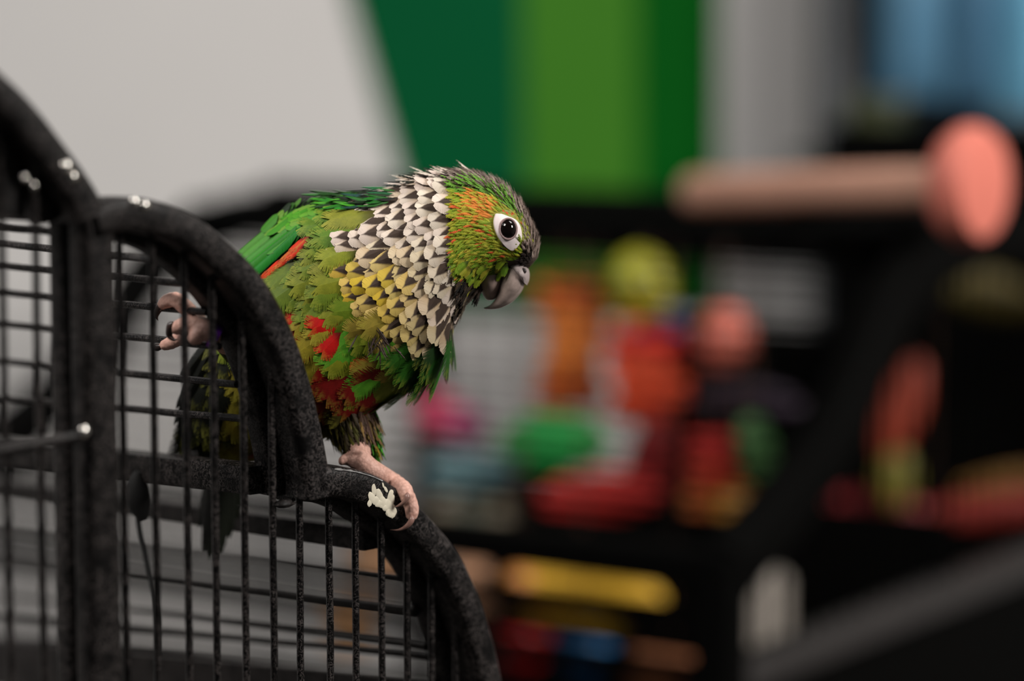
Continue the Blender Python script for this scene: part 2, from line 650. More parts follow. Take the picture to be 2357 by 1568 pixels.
CHROME = plain('glint_metal', (0.75, 0.73, 0.68, 1), 0.18, 0.8, 0.05, 400, 1.0)
for x, y, r in ((152, 384, 0.0022), (168, 408, 0.0018), (310, 466, 0.0018), (334, 474, 0.0018), (194, 994, 0.0022), (57, 410, 0.0012), (78, 428, 0.0012)):  # shiny beads added to make the bright glints on the frame
    MB().sphere(p1(x, y, -0.0078), r, U1, NF * 0.6, ZU, 14).build('glint_bead', CHROME, cage)
# body of the cage below the frame: legs, back posts and tray
DL = 0.42
for h in (lh, rh):
    for off in (0, DL):
        q = from_hz(h, ZB, off)
        MB().box((q.x, q.y, (q.z) / 2), U1 * 0.0065, NF * 0.0065, ZU * (q.z / 2), 0.001).build('leg', HAM, cage)
q0, q1 = from_hz(lh, ZB, 0), from_hz(rh, ZB, DL)
ctr = (q0 + q1) / 2
MB().box(ctr - ZU * 0.012, U1 * (rh - lh) / 2, NF * DL / 2, ZU * 0.008, 0.002).build('tray', HAM, cage)
for h, zt in ((rh, O1.z - 0.085 - O1.z), (lh, 0.05)):
    q = from_hz(h, ZB, DL)
    t = from_hz(h, zt, DL)
    MB().tube([q, t], 0.006, 8).build('post', HAM, cage)

# droppings dried on the arch
DROP = plain('dried_dropping', lin(226, 218, 196), 0.6, 0.4, 0.08, 300)


def blob(px, size_px, stretch, ang, off=-0.0077):
    c = p1(px[0], px[1], off)
    r = size_px / 6.4 / 1000
    ca, sa = math.cos(ang), math.sin(ang)
    ux = U1 * ca * 1.25 + ZU * sa
    uz = U1 * -sa * 1.25 + ZU * ca
    return c, r, ux, uz * stretch


mbd = MB()
for i, (x, y, sz, st, an) in enumerate(((861, 1128, 5, 2.6, 0.1), (856, 1146, 7, 2.0, 0.35), (851, 1158, 5, 1.6, -0.2), (873, 1140, 7, 2.2, 0.3), (866, 1153, 9, 1.3, 0.6),
                                        (880, 1154, 8, 1.9, 0.5), (898, 1142, 6, 2.4, -0.3), (903, 1150, 5, 2.2, -0.1), (892, 1162, 9, 1.6, 0.2), (902, 1170, 7, 2.0, 0.2),
                                        (896, 1180, 8, 1.3, 0.3), (888, 1127, 3, 2.6, 0.5), (882, 1117, 2, 3.0, 0.2), (908, 1177, 5, 1.8, 0.1), (903, 1186, 7, 1.0, 0), (878, 1163, 6, 1.0, 0), (872, 1158, 10, 0.8, 0.5), (888, 1168, 9, 0.9, 0.5))):
    c, r, ux, uz = blob((x, y), sz, st, an)
    mbd.sphere(c, r * 1.08, ux, NF * 0.16, uz, 14, 0.22, i)
d_ = mbd.build('dropping', DROP, cage)
d_['label'] = 'dried cream white bird dropping splash'
# worn bright edge on the lower arch
mbe = MB()
ln = arch_line(low_px, 0.0010)
seg = [from_hz(h, z, -0.0073) for h, z in ln if hz(p1(738, 1070))[0] < h < hz(p1(850, 1090))[0]]
if len(seg) > 3:
    mbe.tube(seg, [0.00012 + 0.0007 * abs(noise.noise((i * 0.7, 0, 0))) for i in range(len(seg))], 6)
    e_ = mbe.build('worn_edge', plain('worn_edge_metal', (0.75, 0.72, 0.68, 1), 0.3, 0.6, 0.3, 500, 0.6), cage)

# thin black cord hanging inside
cp = [(318, 1150, 0.905), (318, 1200, 0.905), (332, 1270, 0.906), (350, 1350, 0.906), (362, 1420, 0.906), (364, 1500, 0.906), (360, 1600, 0.906), (350, 1750, 0.906)]
cord = thing('hanging_toy', 'black tassel on a thin cord hanging inside the front cage beside the tail', 'toy', P(318, 1110, 0.9))
CORDM = plain('black_cord', (0.008, 0.008, 0.008, 1), 0.7)
MB().tube([P(*c) for c in smooth_path(cp, 5)], 0.001, 8).build('cord', CORDM, cord)
MB().tube([P(318, 1085, 0.9), P(315, 1120, 0.902), P(318, 1160, 0.905), P(330, 1200, 0.905)], [0.0015, 0.0045, 0.005, 0.0015], 12).build('tassel', CORDM, cord)


# ------------------------------------------------------------------ parrot
# sections from tail base to forehead: dorsal pixel, ventral pixel, half depth mm, depth
SEC = [(430, 955, 590, 1050, 9, .898), (452, 850, 640, 1035, 14, .894), (500, 740, 690, 1018, 18, .890), (556, 632, 756, 1000, 22, .887),
       (622, 532, 836, 968, 24.5, .885), (722, 464, 910, 914, 25, .884), (832, 444, 1000, 860, 24, .882), (914, 422, 1044, 794, 21.5, .880),
       (990, 402, 1050, 742, 19, .878), (1055, 398, 1074, 697, 17, .877), (1112, 408, 1092, 668, 16, .877), (1164, 437, 1118, 645, 14.5, .877),
       (1206, 486, 1158, 628, 12, .877), (1234, 545, 1188, 625, 8.5, .877), (1240, 592, 1213, 622, 4, .877)]
NS = len(SEC) - 1
bird_root = P(840, 1075, 0.88)
bird = thing('parrot', 'green conure with scalloped white neck and hooked grey beak perched on the cage arch', 'parrot', bird_root)


def S(s, phi):
    tx, ty, bx, by, hd, dc = catmull(SEC, min(max(s, 0), NS))
    c, sn = math.cos(phi), math.sin(phi)
    return P((tx + bx) / 2 + c * (tx - bx) / 2, (ty + by) / 2 + c * (ty - by) / 2, dc - sn * hd / 1000)


def S_in(s, phi):
    """skin surface, a little inside the feather surface"""
    k = 0.93 if s < 8 else min(0.985, 0.93 + (s - 8) * 0.025)
    tx, ty, bx, by, hd, dc = catmull(SEC, min(max(s, 0), NS))
    c, sn = math.cos(phi) * k, math.sin(phi) * k
    return P((tx + bx) / 2 + c * (tx - bx) / 2, (ty + by) / 2 + c * (ty - by) / 2, dc - sn * hd / 1000)


def S_px(s, phi):
    tx, ty, bx, by, hd, dc = catmull(SEC, min(max(s, 0), NS))
    c = math.cos(phi)
    return (tx + bx) / 2 + c * (tx - bx) / 2, (ty + by) / 2 + c * (ty - by) / 2


def frame(s, phi):
    e = 0.05
    p = S(s, phi)
    ds = S(min(s + e, NS), phi) - S(max(s - e, 0), phi)
    dp = S(s, phi + 0.03) - S(s, phi - 0.03)
    t = -ds.normalized()
    n = ds.cross(dp).normalized()
    c = S(s, phi + math.pi)
    if n.dot(p - c) < 0:
        n = -n
    # make t orthogonal to n
    t = (t - n * t.dot(n)).normalized()
    return p, t, n


def px_path(lst, k=5):
    return [P(*c) for c in smooth_path(lst, k)]


def d1(x, y, off=0.0):
    return project(p1(x, y, off))[2]


# body, legs and toes: one continuous surface
mb = MB()
NPHI = 40
rings = []
for i in range(0, NS * 6 + 1):
    s_ = i / 6
    rings.append([S_in(s_, 2 * math.pi * j / NPHI) for j in range(NPHI)])
mb.ring_loft(rings)
fs = MB().ring_loft([[S(i / 6, 2 * math.pi * j / NPHI) for j in range(NPHI)] for i in range(0, NS * 6 + 1)])
bvh = BVHTree.FromPolygons(fs.v, fs.f)
mm = 0.001
LEGS = []      # (list of points, radius) for colouring


def limb(lst, radii, k=6, bump=0.0, skin=True, flat=1.0):
    pts = px_path(lst, k)
    rr = []
    for i in range(len(radii) - 1):
        for j in range(k):
            rr.append((radii[i] + (radii[i + 1] - radii[i]) * j / k) * mm)
    rr.append(radii[-1] * mm)
    mb.tube(pts, rr, 12, bump, flat)
    if skin:
        LEGS.extend(pts)


df = d1(930, 1150, -0.0085)       # just in front of the arch face
dt = d1(850, 1085, 0.001)
limb([(772, 875, .886), (808, 955, .884), (826, 1010, .881), (826, 1058, dt)], [12, 8.0, 5.4, 4.0], 6, 0, False)
limb([(826, 1052, dt), (845, 1074, dt), (872, 1090, dt + .002), (900, 1106, df + .009), (915, 1118, df + .006)], [3.8, 4.0, 3.6, 3.3, 3.2], 8, 0.03)
limb([(905, 1108, df + .007), (930, 1126, df + .001), (936, 1142, df - .001), (931, 1156, df)], [3.1, 3.0, 2.6, 1.7], 8, 0.1)
limb([(912, 1112, df + .009), (936, 1140, df + .003), (948, 1172, df + .001), (946, 1196, df + .001)], [3.0, 2.9, 2.7, 1.9], 8, 0.1)
limb([(830, 1066, dt), (803, 1058, dt + .001), (789, 1061, dt), (784, 1070, dt - .001)], [3.4, 2.4, 1.9, 0.9], 6, 0.04)
# far leg out to the roof wires
aw, bw = run_left((478, 719), (0, 673), RING_OFF)


def d2(x, y, off=0.0):
    nrm = NB.cross(ZU).normalized()
    return project(on_plane(x, y, aw, nrm))[2] + off


limb([(600, 830, .886), (550, 800, .876), (510, 776, .866)], [12, 7, 4.4], 6, 0, False)
limb([(515, 780, .868), (485, 766, d2(485, 766, .006)), (462, 752, d2(460, 750, .003))], [3.6, 3.6, 4.0], 8, 0.04)
limb([(465, 752, d2(460, 750, .003)), (445, 728, d2(445, 728, .004)), (425, 706, d2(425, 706, -.001)), (405, 690, d2(405, 690, -.0035)), (384, 694, d2(384, 694, -.003)), (372, 704, d2(372, 704, .0))],
     [3.4, 3.0, 2.8, 2.7, 2.5, 1.9], 8, 0.11)
limb([(462, 752, d2(460, 750, .001)), (435, 745, d2(435, 745, -.003)), (412, 752, d2(412, 752, -.0045)), (402, 762, d2(402, 762, -.0045))], [3.3, 2.7, 2.6, 1.9], 8, 0.11)
limb([(462, 758, d2(460, 750, .001)), (455, 776, d2(455, 776, -.003)), (440, 782, d2(440, 782, -.004))], [3.3, 2.6, 2.0], 8, 0.11)
limb([(450, 756, d2(460, 750, .003)), (420, 775, d2(420, 775, .004)), (392, 790, d2(392, 790, .003)), (372, 797, d2(372, 797, .001))], [3.0, 2.6, 2.4, 1.7], 8, 0.11)

tmp = MB()
tmp.v, tmp.f = mb.v, mb.f
raw = tmp.build('body_raw', None)
mod = raw.modifiers.new('remesh', 'REMESH')
mod.mode = 'VOXEL'
mod.voxel_size = 0.00065
sm = raw.modifiers.new('smooth', 'SMOOTH')
sm.factor = 0.5
sm.iterations = 4
dg = bpy.context.evaluated_depsgraph_get()
me = bpy.data.meshes.new_from_object(raw.evaluated_get(dg))
bpy.data.objects.remove(raw)
nv = len(me.vertices)
co = np.empty(nv * 3)
me.vertices.foreach_get('co', co)
co = co.reshape(-1, 3)
legp = np.array([tuple(p) for p in LEGS])


def proj_np(a):
    q = a - np.array(CAM)
    d = q @ np.array(FWD)
    return 1178.5 + F * (q @ np.array(RIGHT)) / d, 784 - F * (q @ np.array(UP)) / d


pxa, pya = proj_np(co)
dist = np.full(nv, 9.0)
for i in range(0, nv, 20000):
    dd = np.linalg.norm(co[i:i + 20000, None, :] - legp[None, :, :], axis=2)
    dist[i:i + 20000] = dd.min(axis=1)
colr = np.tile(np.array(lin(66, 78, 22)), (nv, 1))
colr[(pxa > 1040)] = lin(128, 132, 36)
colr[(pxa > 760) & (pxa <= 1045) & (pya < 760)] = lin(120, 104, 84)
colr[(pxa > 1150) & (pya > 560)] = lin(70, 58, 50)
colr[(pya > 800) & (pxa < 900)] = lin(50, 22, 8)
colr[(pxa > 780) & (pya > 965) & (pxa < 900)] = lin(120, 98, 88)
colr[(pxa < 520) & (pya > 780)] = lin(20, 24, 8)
colr[dist < 0.0056] = lin(222, 176, 160)
at = me.attributes.new('col', 'FLOAT_COLOR', 'POINT')
at.data.foreach_set('color', colr.astype(np.float32).ravel())
for v_i in range(1):
    co2 = co - np.array(bird_root)
me.vertices.foreach_set('co', co2.astype(np.float32).ravel())
me.update()
me.polygons.foreach_set('use_smooth', [True] * len(me.polygons))
m, nt, b = new_mat('parrot_skin')
atn = nt.nodes.new('ShaderNodeAttribute')
atn.attribute_name = 'col'
sc = nt.nodes.new('ShaderNodeTexVoronoi')
sc.inputs['Scale'].default_value = 900
tc = nt.nodes.new('ShaderNodeTexCoord')
nt.links.new(tc.outputs['Object'], sc.inputs['Vector'])
nt.links.new(mix_col(nt, math_node(nt, 'MULTIPLY', smoothstep(nt, sc.outputs['Distance'], 0.35, 0.8), 0.3), atn.outputs['Color'],
                     mix_col(nt, 1.0, atn.outputs['Color'], (0.45, 0.33, 0.30, 1), 'MULTIPLY')), b.inputs['Base Color'])
b.inputs['Roughness'].default_value = 0.5
b.inputs['Specular IOR Level'].default_value = 0.3
bu = nt.nodes.new('ShaderNodeBump')
bu.inputs['Strength'].default_value = 0.28
bu.inputs['Distance'].default_value = 0.0005
bu.invert = True
nt.links.new(sc.outputs['Distance'], bu.inputs['Height'])
nt.links.new(bu.outputs[0], b.inputs['Normal'])
me.materials.append(m)
me.name = 'body'
body = bpy.data.objects.new('body', me)
COL.objects.link(body)
body.parent = bird


def hit(x, y):
    r = ray(x, y)
    loc, nrm, idx, dd = bvh.ray_cast(CAM, r.normalized())
    return loc, nrm


# ---- feather meshes
def feather_arrays(nb, gap, camber, curl, wfun, slant, seed, jit=0.05, dzr=0.004):
    """a vane of separate barbs: base at the origin, tip at y = 1, width 1, facing +z"""
    R = random.Random(seed)
    v, f, uv = [], [], []
    ymax = 0.90
    for side in (-1, 1):
        for i in range(nb):
            y0, y1 = ymax * i / nb, ymax * (i + 1) / nb
            ln = 1 + jit * R.uniform(-1, 1)
            dz = R.uniform(-1, 1) * dzr
            row = []
            for q, fr in enumerate((0.0, 0.55, 1.0)):
                g = gap * (fr if fr == 1 else fr * 0.25)
                for yy in (y0, y1):
                    ym = (y0 + y1) / 2
                    yr = ym + (yy - ym) * (1 - g)
                    w = wfun(yr / ymax) * 0.5 * (ln if fr == 1 else 1)
                    sl = slant * (0.5 + 0.5 * yr) * fr ** 1.3 * (1.0 if yr < 0.7 else 1 - 0.0 * yr)
                    x = side * w * fr
                    y = yr + sl * (1 - 0.55 * yr)
                    z = -camber * (2 * x) ** 2 - curl * y * y + dz * fr
                    row.append((x, y, z))
                    uv.append((0.5 + 0.5 * side * fr, min(1, y)))
            b = len(v)
            v += row
            for q in range(2):
                a = b + q * 2
                f.append((a, a + 1, a + 3, a + 2) if side < 0 else (a, a + 2, a + 3, a + 1))
    return v, f, uv


def feather_mesh(name, arr, mat):
    v, f, uv = arr
    me = bpy.data.meshes.new(name)
    me.from_pydata(v, [], f)
    ul = me.uv_layers.new(name='UVMap')
    li = np.empty(len(me.loops), dtype=np.int32)
    me.loops.foreach_get('vertex_index', li)
    ul.data.foreach_set('uv', np.array(uv, dtype=np.float32)[li].ravel())
    me.polygons.foreach_set('use_smooth', [True] * len(me.polygons))
    me.materials.append(mat)
    me.update()
    return me


def w_round(y):
    return min(1.0, 0.35 + 2.2 * y) * math.sqrt(max(0.0, 1 - max(0, (y - 0.45) / 0.56) ** 2.4))


def w_long(y):
    return min(1.0, 0.5 + 2.5 * y) * math.sqrt(max(0.0, 1 - max(0, (y - 0.6) / 0.41) ** 2.6))


def w_soft(y):
    return min(1.0, 0.25 + 1.6 * y) * max(0.08, 1 - max(0, (y - 0.45) / 0.56) ** 1.5)


def w_point(y):
    return min(1.0, 0.5 + 2.0 * y) * max(0.0, 1 - max(0, (y - 0.3) / 0.71) ** 1.7)


A_NECK = [feather_arrays(26, 0.06, 0.13, 0.09, w_round, 0.14, 10 + i, 0.03) for i in range(5)]
A_BRST = [feather_arrays(42, 0.42, 0.06, 0.05, w_long, 0.36, 20 + i, 0.13, 0.003) for i in range(5)]
A_WING = [feather_arrays(22, 0.03, 0.05, 0.02, w_long, 0.10, 30 + i, 0.015, 0.002) for i in range(3)]
A_FINE = [feather_arrays(6, 0.40, 0.05, 0.05, w_point, 0.25, 40 + i, 0.2, 0.006) for i in range(3)]
A_SCAP = [feather_arrays(14, 0.15, 0.05, 0.03, w_point, 0.2, 60 + i, 0.05, 0.004) for i in range(3)]
A_CHEEK = [feather_arrays(12, 0.15, 0.10, 0.08, w_round, 0.2, 50 + i, 0.08) for i in range(3)]
ME_NECK = [feather_mesh('neck_feather', a, M_SC) for a in A_NECK]
ME_BRST = [feather_mesh('breast_feather', a, M_BB) for a in A_BRST]
ME_WING = [feather_mesh('wing_feather', a, M_WG) for a in A_WING]
ME_SCAP = [feather_mesh('scapular_feather', a, M_WG) for a in A_SCAP]
ME_CHEEK = [feather_mesh('cheek_feather', a, M_BB) for a in A_CHEEK]


def mat_from(p, t, n, wdt, lng, lift, twist=0.0, sink=0.0):
    y = (t * math.cos(lift) + n * math.sin(lift)).normalized()
    x = y.cross(n).normalized()
    z = x.cross(y).normalized()
    if twist:
        q = Matrix.Rotation(twist, 3, n)
        x, y, z = q @ x, q @ y, q @ z
    p = p - n * sink
    return Matrix(((x.x * wdt, y.x * lng, z.x * lng, p.x), (x.y * wdt, y.y * lng, z.y * lng, p.y), (x.z * wdt, y.z * lng, z.z * lng, p.z), (0, 0, 0, 1)))


OFFM = Matrix.Translation(-bird_root)


def put(name, meshes, M, col, parent=None):
    o = bpy.data.objects.new(name, rnd.choice(meshes))
    COL.objects.link(o)
    o.parent = parent or bird
    o.matrix_basis = OFFM @ M
    o.color = col
    return o


def stuff(name, items, arrs, mat):
    """many feathers joined into one mesh; items = (matrix, colour)"""
    V, Fc, UV, CL = [], [], [], []
    nb = 0
    arrs = [(np.array(v), np.array(f), np.array(uv)) for v, f, uv in arrs]
    for M, c in items:
        v, f, uv = rnd.choice(arrs)
        Mn = np.array(OFFM @ M)
        V.append(v @ Mn[:3, :3].T + Mn[:3, 3])
        Fc.append(f + nb)
        UV.append(uv)
        CL.append(np.tile(np.array(c), (len(v), 1)))
        nb += len(v)
    if not V:
        return
    V, Fc, UV, CL = map(np.concatenate, (V, Fc, UV, CL))
    me = bpy.data.meshes.new(name)
    me.vertices.add(len(V))
    me.vertices.foreach_set('co', V.astype(np.float32).ravel())
    me.loops.add(len(Fc) * 4)
    me.loops.foreach_set('vertex_index', Fc.astype(np.int32).ravel())
    me.polygons.add(len(Fc))
    me.polygons.foreach_set('loop_start', np.arange(0, len(Fc) * 4, 4, dtype=np.int32))
    me.update(calc_edges=True)
    ul = me.uv_layers.new(name='UVMap')
    ul.data.foreach_set('uv', UV[Fc.ravel()].astype(np.float32).ravel())
    a = me.attributes.new('col', 'FLOAT_COLOR', 'POINT')
    a.data.foreach_set('color', CL.astype(np.float32).ravel())
    me.polygons.foreach_set('use_smooth', [True] * len(me.polygons))
    me.materials.append(mat)
    o = bpy.data.objects.new(name, me)
    COL.objects.link(o)
    o.parent = bird
    o['kind'] = 'stuff'
    return o


def inpoly(x, y, poly):
    c = False
    j = len(poly) - 1
    for i in range(len(poly)):
        xi, yi = poly[i]
        xj, yj = poly[j]
        if (yi > y) != (yj > y) and x < (xj - xi) * (y - yi) / (yj - yi) + xi:
            c = not c
        j = i
    return c


def ell(x, y, cx, cy, rx, ry):
    return ((x - cx) / rx) ** 2 + ((y - cy) / ry) ** 2 < 1


def jit(c, a=0.15):
    k = 1 + rnd.uniform(-a, a)
    return (min(1, c[0] * k), min(1, c[1] * k * (1 + rnd.uniform(-a, a) * 0.4)), min(1, c[2] * k), 1)


NECK_POLY = [(1052, 360), (1046, 440), (1040, 520), (1046, 600), (1075, 660), (1110, 700), (1075, 760), (1045, 800), (960, 830), (900, 800), (870, 745), (800, 730),
             (770, 680), (752, 610), (790, 520), (815, 470), (870, 440), (905, 425), (880, 380), (960, 350)]
WING_POLY = [(540, 600), (600, 500), (740, 420), (850, 420), (880, 455), (860, 480), (800, 470), (740, 485), (690, 540), (620, 610), (575, 650)]
STREAK = [(712, 535), (600, 600), (565, 660), (605, 668), (680, 600), (728, 552)]
FACE_POLY = [(1050, 360), (1046, 440), (1040, 520), (1046, 590), (1068, 648), (1120, 672), (1300, 680), (1300, 340)]
EYE_POLY = [(1140, 492), (1152, 493), (1168, 499), (1184, 506), (1194, 518), (1199, 536), (1199, 552), (1192, 566), (1181, 577), (1170, 574), (1157, 562), (1146, 546), (1138, 526), (1136, 508)]


def breast_col(x, y):
    r = rnd.random()
    G = lin(100, 128, 26)
    if x < 505 and y > 760:
        return lin(14, 20, 8)
    if x < 570 and y > 830:
        return lin(118, 108, 22)
    if ell(x, y, 766, 488, 26, 16) and r < 0.7:
        return lin(222, 70, 40)
    if y > 972 and x > 690:
        return rnd.choice([lin(70, 66, 24), lin(46, 36, 16), lin(92, 80, 30)])
    if ell(x, y, 700, 785, 48, 45) or ell(x, y, 668, 840, 60, 55):
        return lin(196, 18, 14) if r < 0.7 else lin(150, 140, 40)
    if y > 880 and x < 860:
        return lin(120, 14, 10) if r < 0.72 else lin(126, 120, 26)
    if y > 830 and x < 800:
        return lin(150, 18, 12) if r < 0.5 else lin(120, 128, 26)
    if x > 900 and y > 790:
        return rnd.choice([lin(28, 84, 14), lin(40, 100, 18), lin(18, 56, 10)])
    if ell(x, y, 830, 830, 90, 90):
        if r < 0.38:
            return lin(92, 168, 44)
        if r < 0.72:
            return lin(158, 142, 58)
        if r < 0.82 and y > 800:
            return lin(200, 70, 40)
        return lin(118, 140, 34)
    if x > 700 and 560 < y < 760:
        return lin(132, 142, 38) if r < 0.55 else lin(108, 136, 32)
    if y < 560:
        return lin(96, 136, 34) if x < 770 else lin(136, 142, 50)
    return G if r < 0.75 else lin(122, 138, 34)


cnt = {'neck': 0, 'breast': 0}
far_neck, far_breast = [], []


def row_scan(s0, s1, spacing_px, lat_px, jitter=0.12):
    """rows from s0 down to s1 with even spacing; yields s, phi, local spacing (m) along and across"""
    s_ = s0
    row = 0
    while s_ > s1:
        a = S_px(s_, math.radians(80))
        b = S_px(s_ - 0.1, math.radians(80))
        st = math.hypot(a[0] - b[0], a[1] - b[1]) / 0.1
        step = spacing_px / max(st, 1)
        circ = 0
        prev = S(s_, 0)
        for j in range(1, 41):
            q = S(s_, 2 * math.pi * j / 40)
            circ += (q - prev).length
            prev = q
        n = max(5, int(round(circ / (lat_px / 6400))))
        # arc-length parametrisation of the section
        tab = [0.0]
        prev = S(s_, 0)
        for j in range(1, 73):
            q = S(s_, 2 * math.pi * j / 72)
            tab.append(tab[-1] + (q - prev).length)
            prev = q
        for j in range(n):
            al = (j + 0.5 * (row % 2) + rnd.uniform(-jitter, jitter)) / n % 1.0 * tab[-1]
            kk = 0
            while kk < 71 and tab[kk + 1] < al:
                kk += 1
            phi = 2 * math.pi * (kk + (al - tab[kk]) / max(1e-9, tab[kk + 1] - tab[kk])) / 72
            ss = s_ + rnd.uniform(-jitter, jitter) * step
            dlt = (S(ss, phi) - S(ss - step, phi)).length
            yield ss, phi, dlt, circ / n
        s_ -= step
        row += 1


def far_side(phi):
    return math.sin(phi) < -0.12


# ---- neck feathers
for ss, phi, dl, dw in row_scan(11.2, 5.2, 30, 33, 0.2):
    x, y = S_px(ss, phi)
    p, t, n = frame(ss, phi)
    tipx, tipy, _ = project(p + t * 0.007)
    x0, y0 = (tipx + x) / 2, (tipy + y) / 2
    if not inpoly(tipx, tipy, NECK_POLY):
        continue
    k = rnd.uniform(0.9, 1.1)
    sz = max(dl, 0.0032)
    L, Wd = min(sz * 2.75, 0.0115) * k, dw * 1.78 * k
    yel = max(0.0, min(1.0, (1030 - tipx) / 130)) * max(0.0, min(1.0, (tipy - 550) / 85)) * rnd.uniform(0.7, 1.1)
    yel = min(1.0, yel)
    cream, yelc, dull = lin(226, 211, 196), lin(216, 184, 50), lin(168, 146, 78)
    c = tuple(cream[i] * (1 - yel) + yelc[i] * yel for i in range(3)) + (1,)
    if tipy > 745:
        c = tuple(c[i] * 0.55 + dull[i] * 0.45 for i in range(3)) + (1,)
    edge = abs(math.sin(phi))
    lift = math.radians(rnd.uniform(7, 14) + (5 if edge < 0.35 and math.cos(phi) > 0 else 0))
    M = mat_from(p, t, n, Wd, L, lift, rnd.uniform(-0.2, 0.2), 0.0010)
    if far_side(phi) or cnt['neck'] >= 300:
        far_neck.append((M, c))
    else:
        put('neck_feather', ME_NECK, M, jit(c, 0.08))
        cnt['neck'] += 1

# ---- breast and belly feathers
for ss, phi, dl, dw in row_scan(7.6, 0.0, 29, 35, 0.35):
    x, y = S_px(ss, phi)
    p, t, n = frame(ss, phi)
    L = min(max(dl * 3.4, 0.012), 0.0185)
    tipx, tipy, _ = project(p + t * L * 0.85)
    if inpoly(tipx, tipy, NECK_POLY) or inpoly(tipx, tipy, WING_POLY) or inpoly(x - 8, y + 4, WING_POLY) or inpoly(tipx, tipy, STREAK):
        continue
    if math.cos(phi) > 0.80 and ss > 2.5:
        continue
    k = rnd.uniform(0.8, 1.25)
    L = min(max(dl * 3.4, 0.012), 0.0185) * k
    Wd = min(max(dw * 1.9, 0.0075), 0.0115) * k
    c = breast_col(tipx, tipy)
    if tipx > 890 and tipy > 780:
        Wd *= 0.6
    lift = math.radians(rnd.uniform(3, 11))
    M = mat_from(p, t, n, Wd, L, lift, rnd.uniform(-0.27, 0.27), 0.0010)
    if far_side(phi) or cnt['breast'] >= 300:
        far_breast.append((M, jit(c, 0.2)))
    else:
        put('breast_feather', ME_BRST, M, jit(c, 0.12))
        cnt['breast'] += 1
stuff('far_neck_plumage', far_neck, A_NECK, M_SCS)
stuff('far_breast_plumage', far_breast, A_BRST, M_BBS)


# ---- wing feathers (hand laid rows on the visible edge of the wing), mirrored to the far wing
def lay(x0, y0, x1, y1, wpx, lift_mm, col, name='wing_feather', meshes=None, dz=0.0):
    """feather whose base is seen at (x0,y0) and tip at (x1,y1), lying on the body"""
    def pt(x, y, l):
        loc, nr = hit(x, y)
        if loc is None:
            return None, None
        return loc + nr * l, nr
    a, na = pt(x0, y0, lift_mm * mm * 0.3)
    b, nb_ = pt(x1, y1, lift_mm * mm)
    if a is None:
        a = P(x0, y0, 0.884 - dz)
        na = (-FWD * 0.5 + UP * 0.8).normalized()
    if b is None:
        b = P(x1, y1, project(a)[2] + 0.001)
        nb_ = na
    t = b - a
    L = t.length
    t.normalize()
    n = (na + nb_)
    n = (n - t * n.dot(t)).normalized()
    M = mat_from(a, t, n, wpx / 6400, L, 0.0, 0)
    return put(name, meshes or ME_WING, M, col)


GR = [lin(70, 142, 26), lin(58, 130, 22), lin(92, 156, 40), lin(46, 122, 24)]
# red feathers under the wing edge
for i in range(34):
    f = i / 33
    x, y = 700 - 108 * f + rnd.uniform(-4, 6), 552 + 94 * f + rnd.uniform(-3, 5)
    c = lin(228, 58, 26) if rnd.random() < 0.8 else lin(220, 110, 50)
    lay(x + 16, y - 12, x - 18, y + 20, 15, 0.8, jit(c, 0.15), 'red_flank_feather', ME_BRST)
# flight feathers, lowest layer first
for x0, y0, x1, y1, w, l, c in (
        (700, 528, 540, 676, 30, 1.0, lin(20, 84, 16)), (694, 524, 535, 660, 32, 1.3, lin(24, 130, 36)), (684, 522, 530, 640, 32, 1.5, lin(40, 128, 28)),
        (672, 518, 530, 622, 30, 1.7, lin(56, 134, 34)), (655, 512, 530, 606, 30, 1.9, lin(70, 142, 40)), (640, 505, 535, 590, 28, 2.0, lin(66, 134, 34)),
        (706, 500, 612, 592, 42, 2.0, lin(52, 132, 22)), (690, 500, 590, 588, 40, 2.2, lin(58, 138, 26)), (672, 498, 575, 585, 38, 2.3, lin(66, 142, 32)),
        (655, 500, 560, 590, 34, 2.4, lin(78, 146, 40)), (690, 488, 618, 552, 40, 2.4, lin(60, 138, 26)),
        (676, 490, 596, 560, 26, 2.5, lin(10, 16, 5)), (640, 508, 568, 572, 20, 2.5, lin(10, 14, 5))):
    lay(x0, y0, x1, y1, w, l, jit(c, 0.08))
# coverts in rows
for row, (xa, ya, xb, yb, n_, ln_, w, l) in enumerate((
        (748, 492, 655, 502, 6, 66, 40, 1.2), (765, 482, 640, 494, 8, 58, 36, 1.3), (785, 470, 650, 482, 9, 46, 30, 1.2), (800, 460, 665, 470, 10, 40, 24, 0.8), (800, 452, 690, 458, 9, 34, 18, 0.5))):
    for i in range(n_):
        f = i / (n_ - 1)
        x, y = xa + (xb - xa) * f + rnd.uniform(-4, 4), ya + (yb - ya) * f + rnd.uniform(-3, 3)
        an = math.radians(14 + 34 * f + rnd.uniform(-5, 5))
        lay(x, y, x - math.cos(an) * ln_, y + math.sin(an) * ln_, w, l, jit(rnd.choice(GR[:3] + [lin(100, 148, 46)] if row < 3 else [lin(70, 124, 30), lin(40, 90, 18), lin(16, 40, 8), lin(96, 140, 40)]), 0.1))
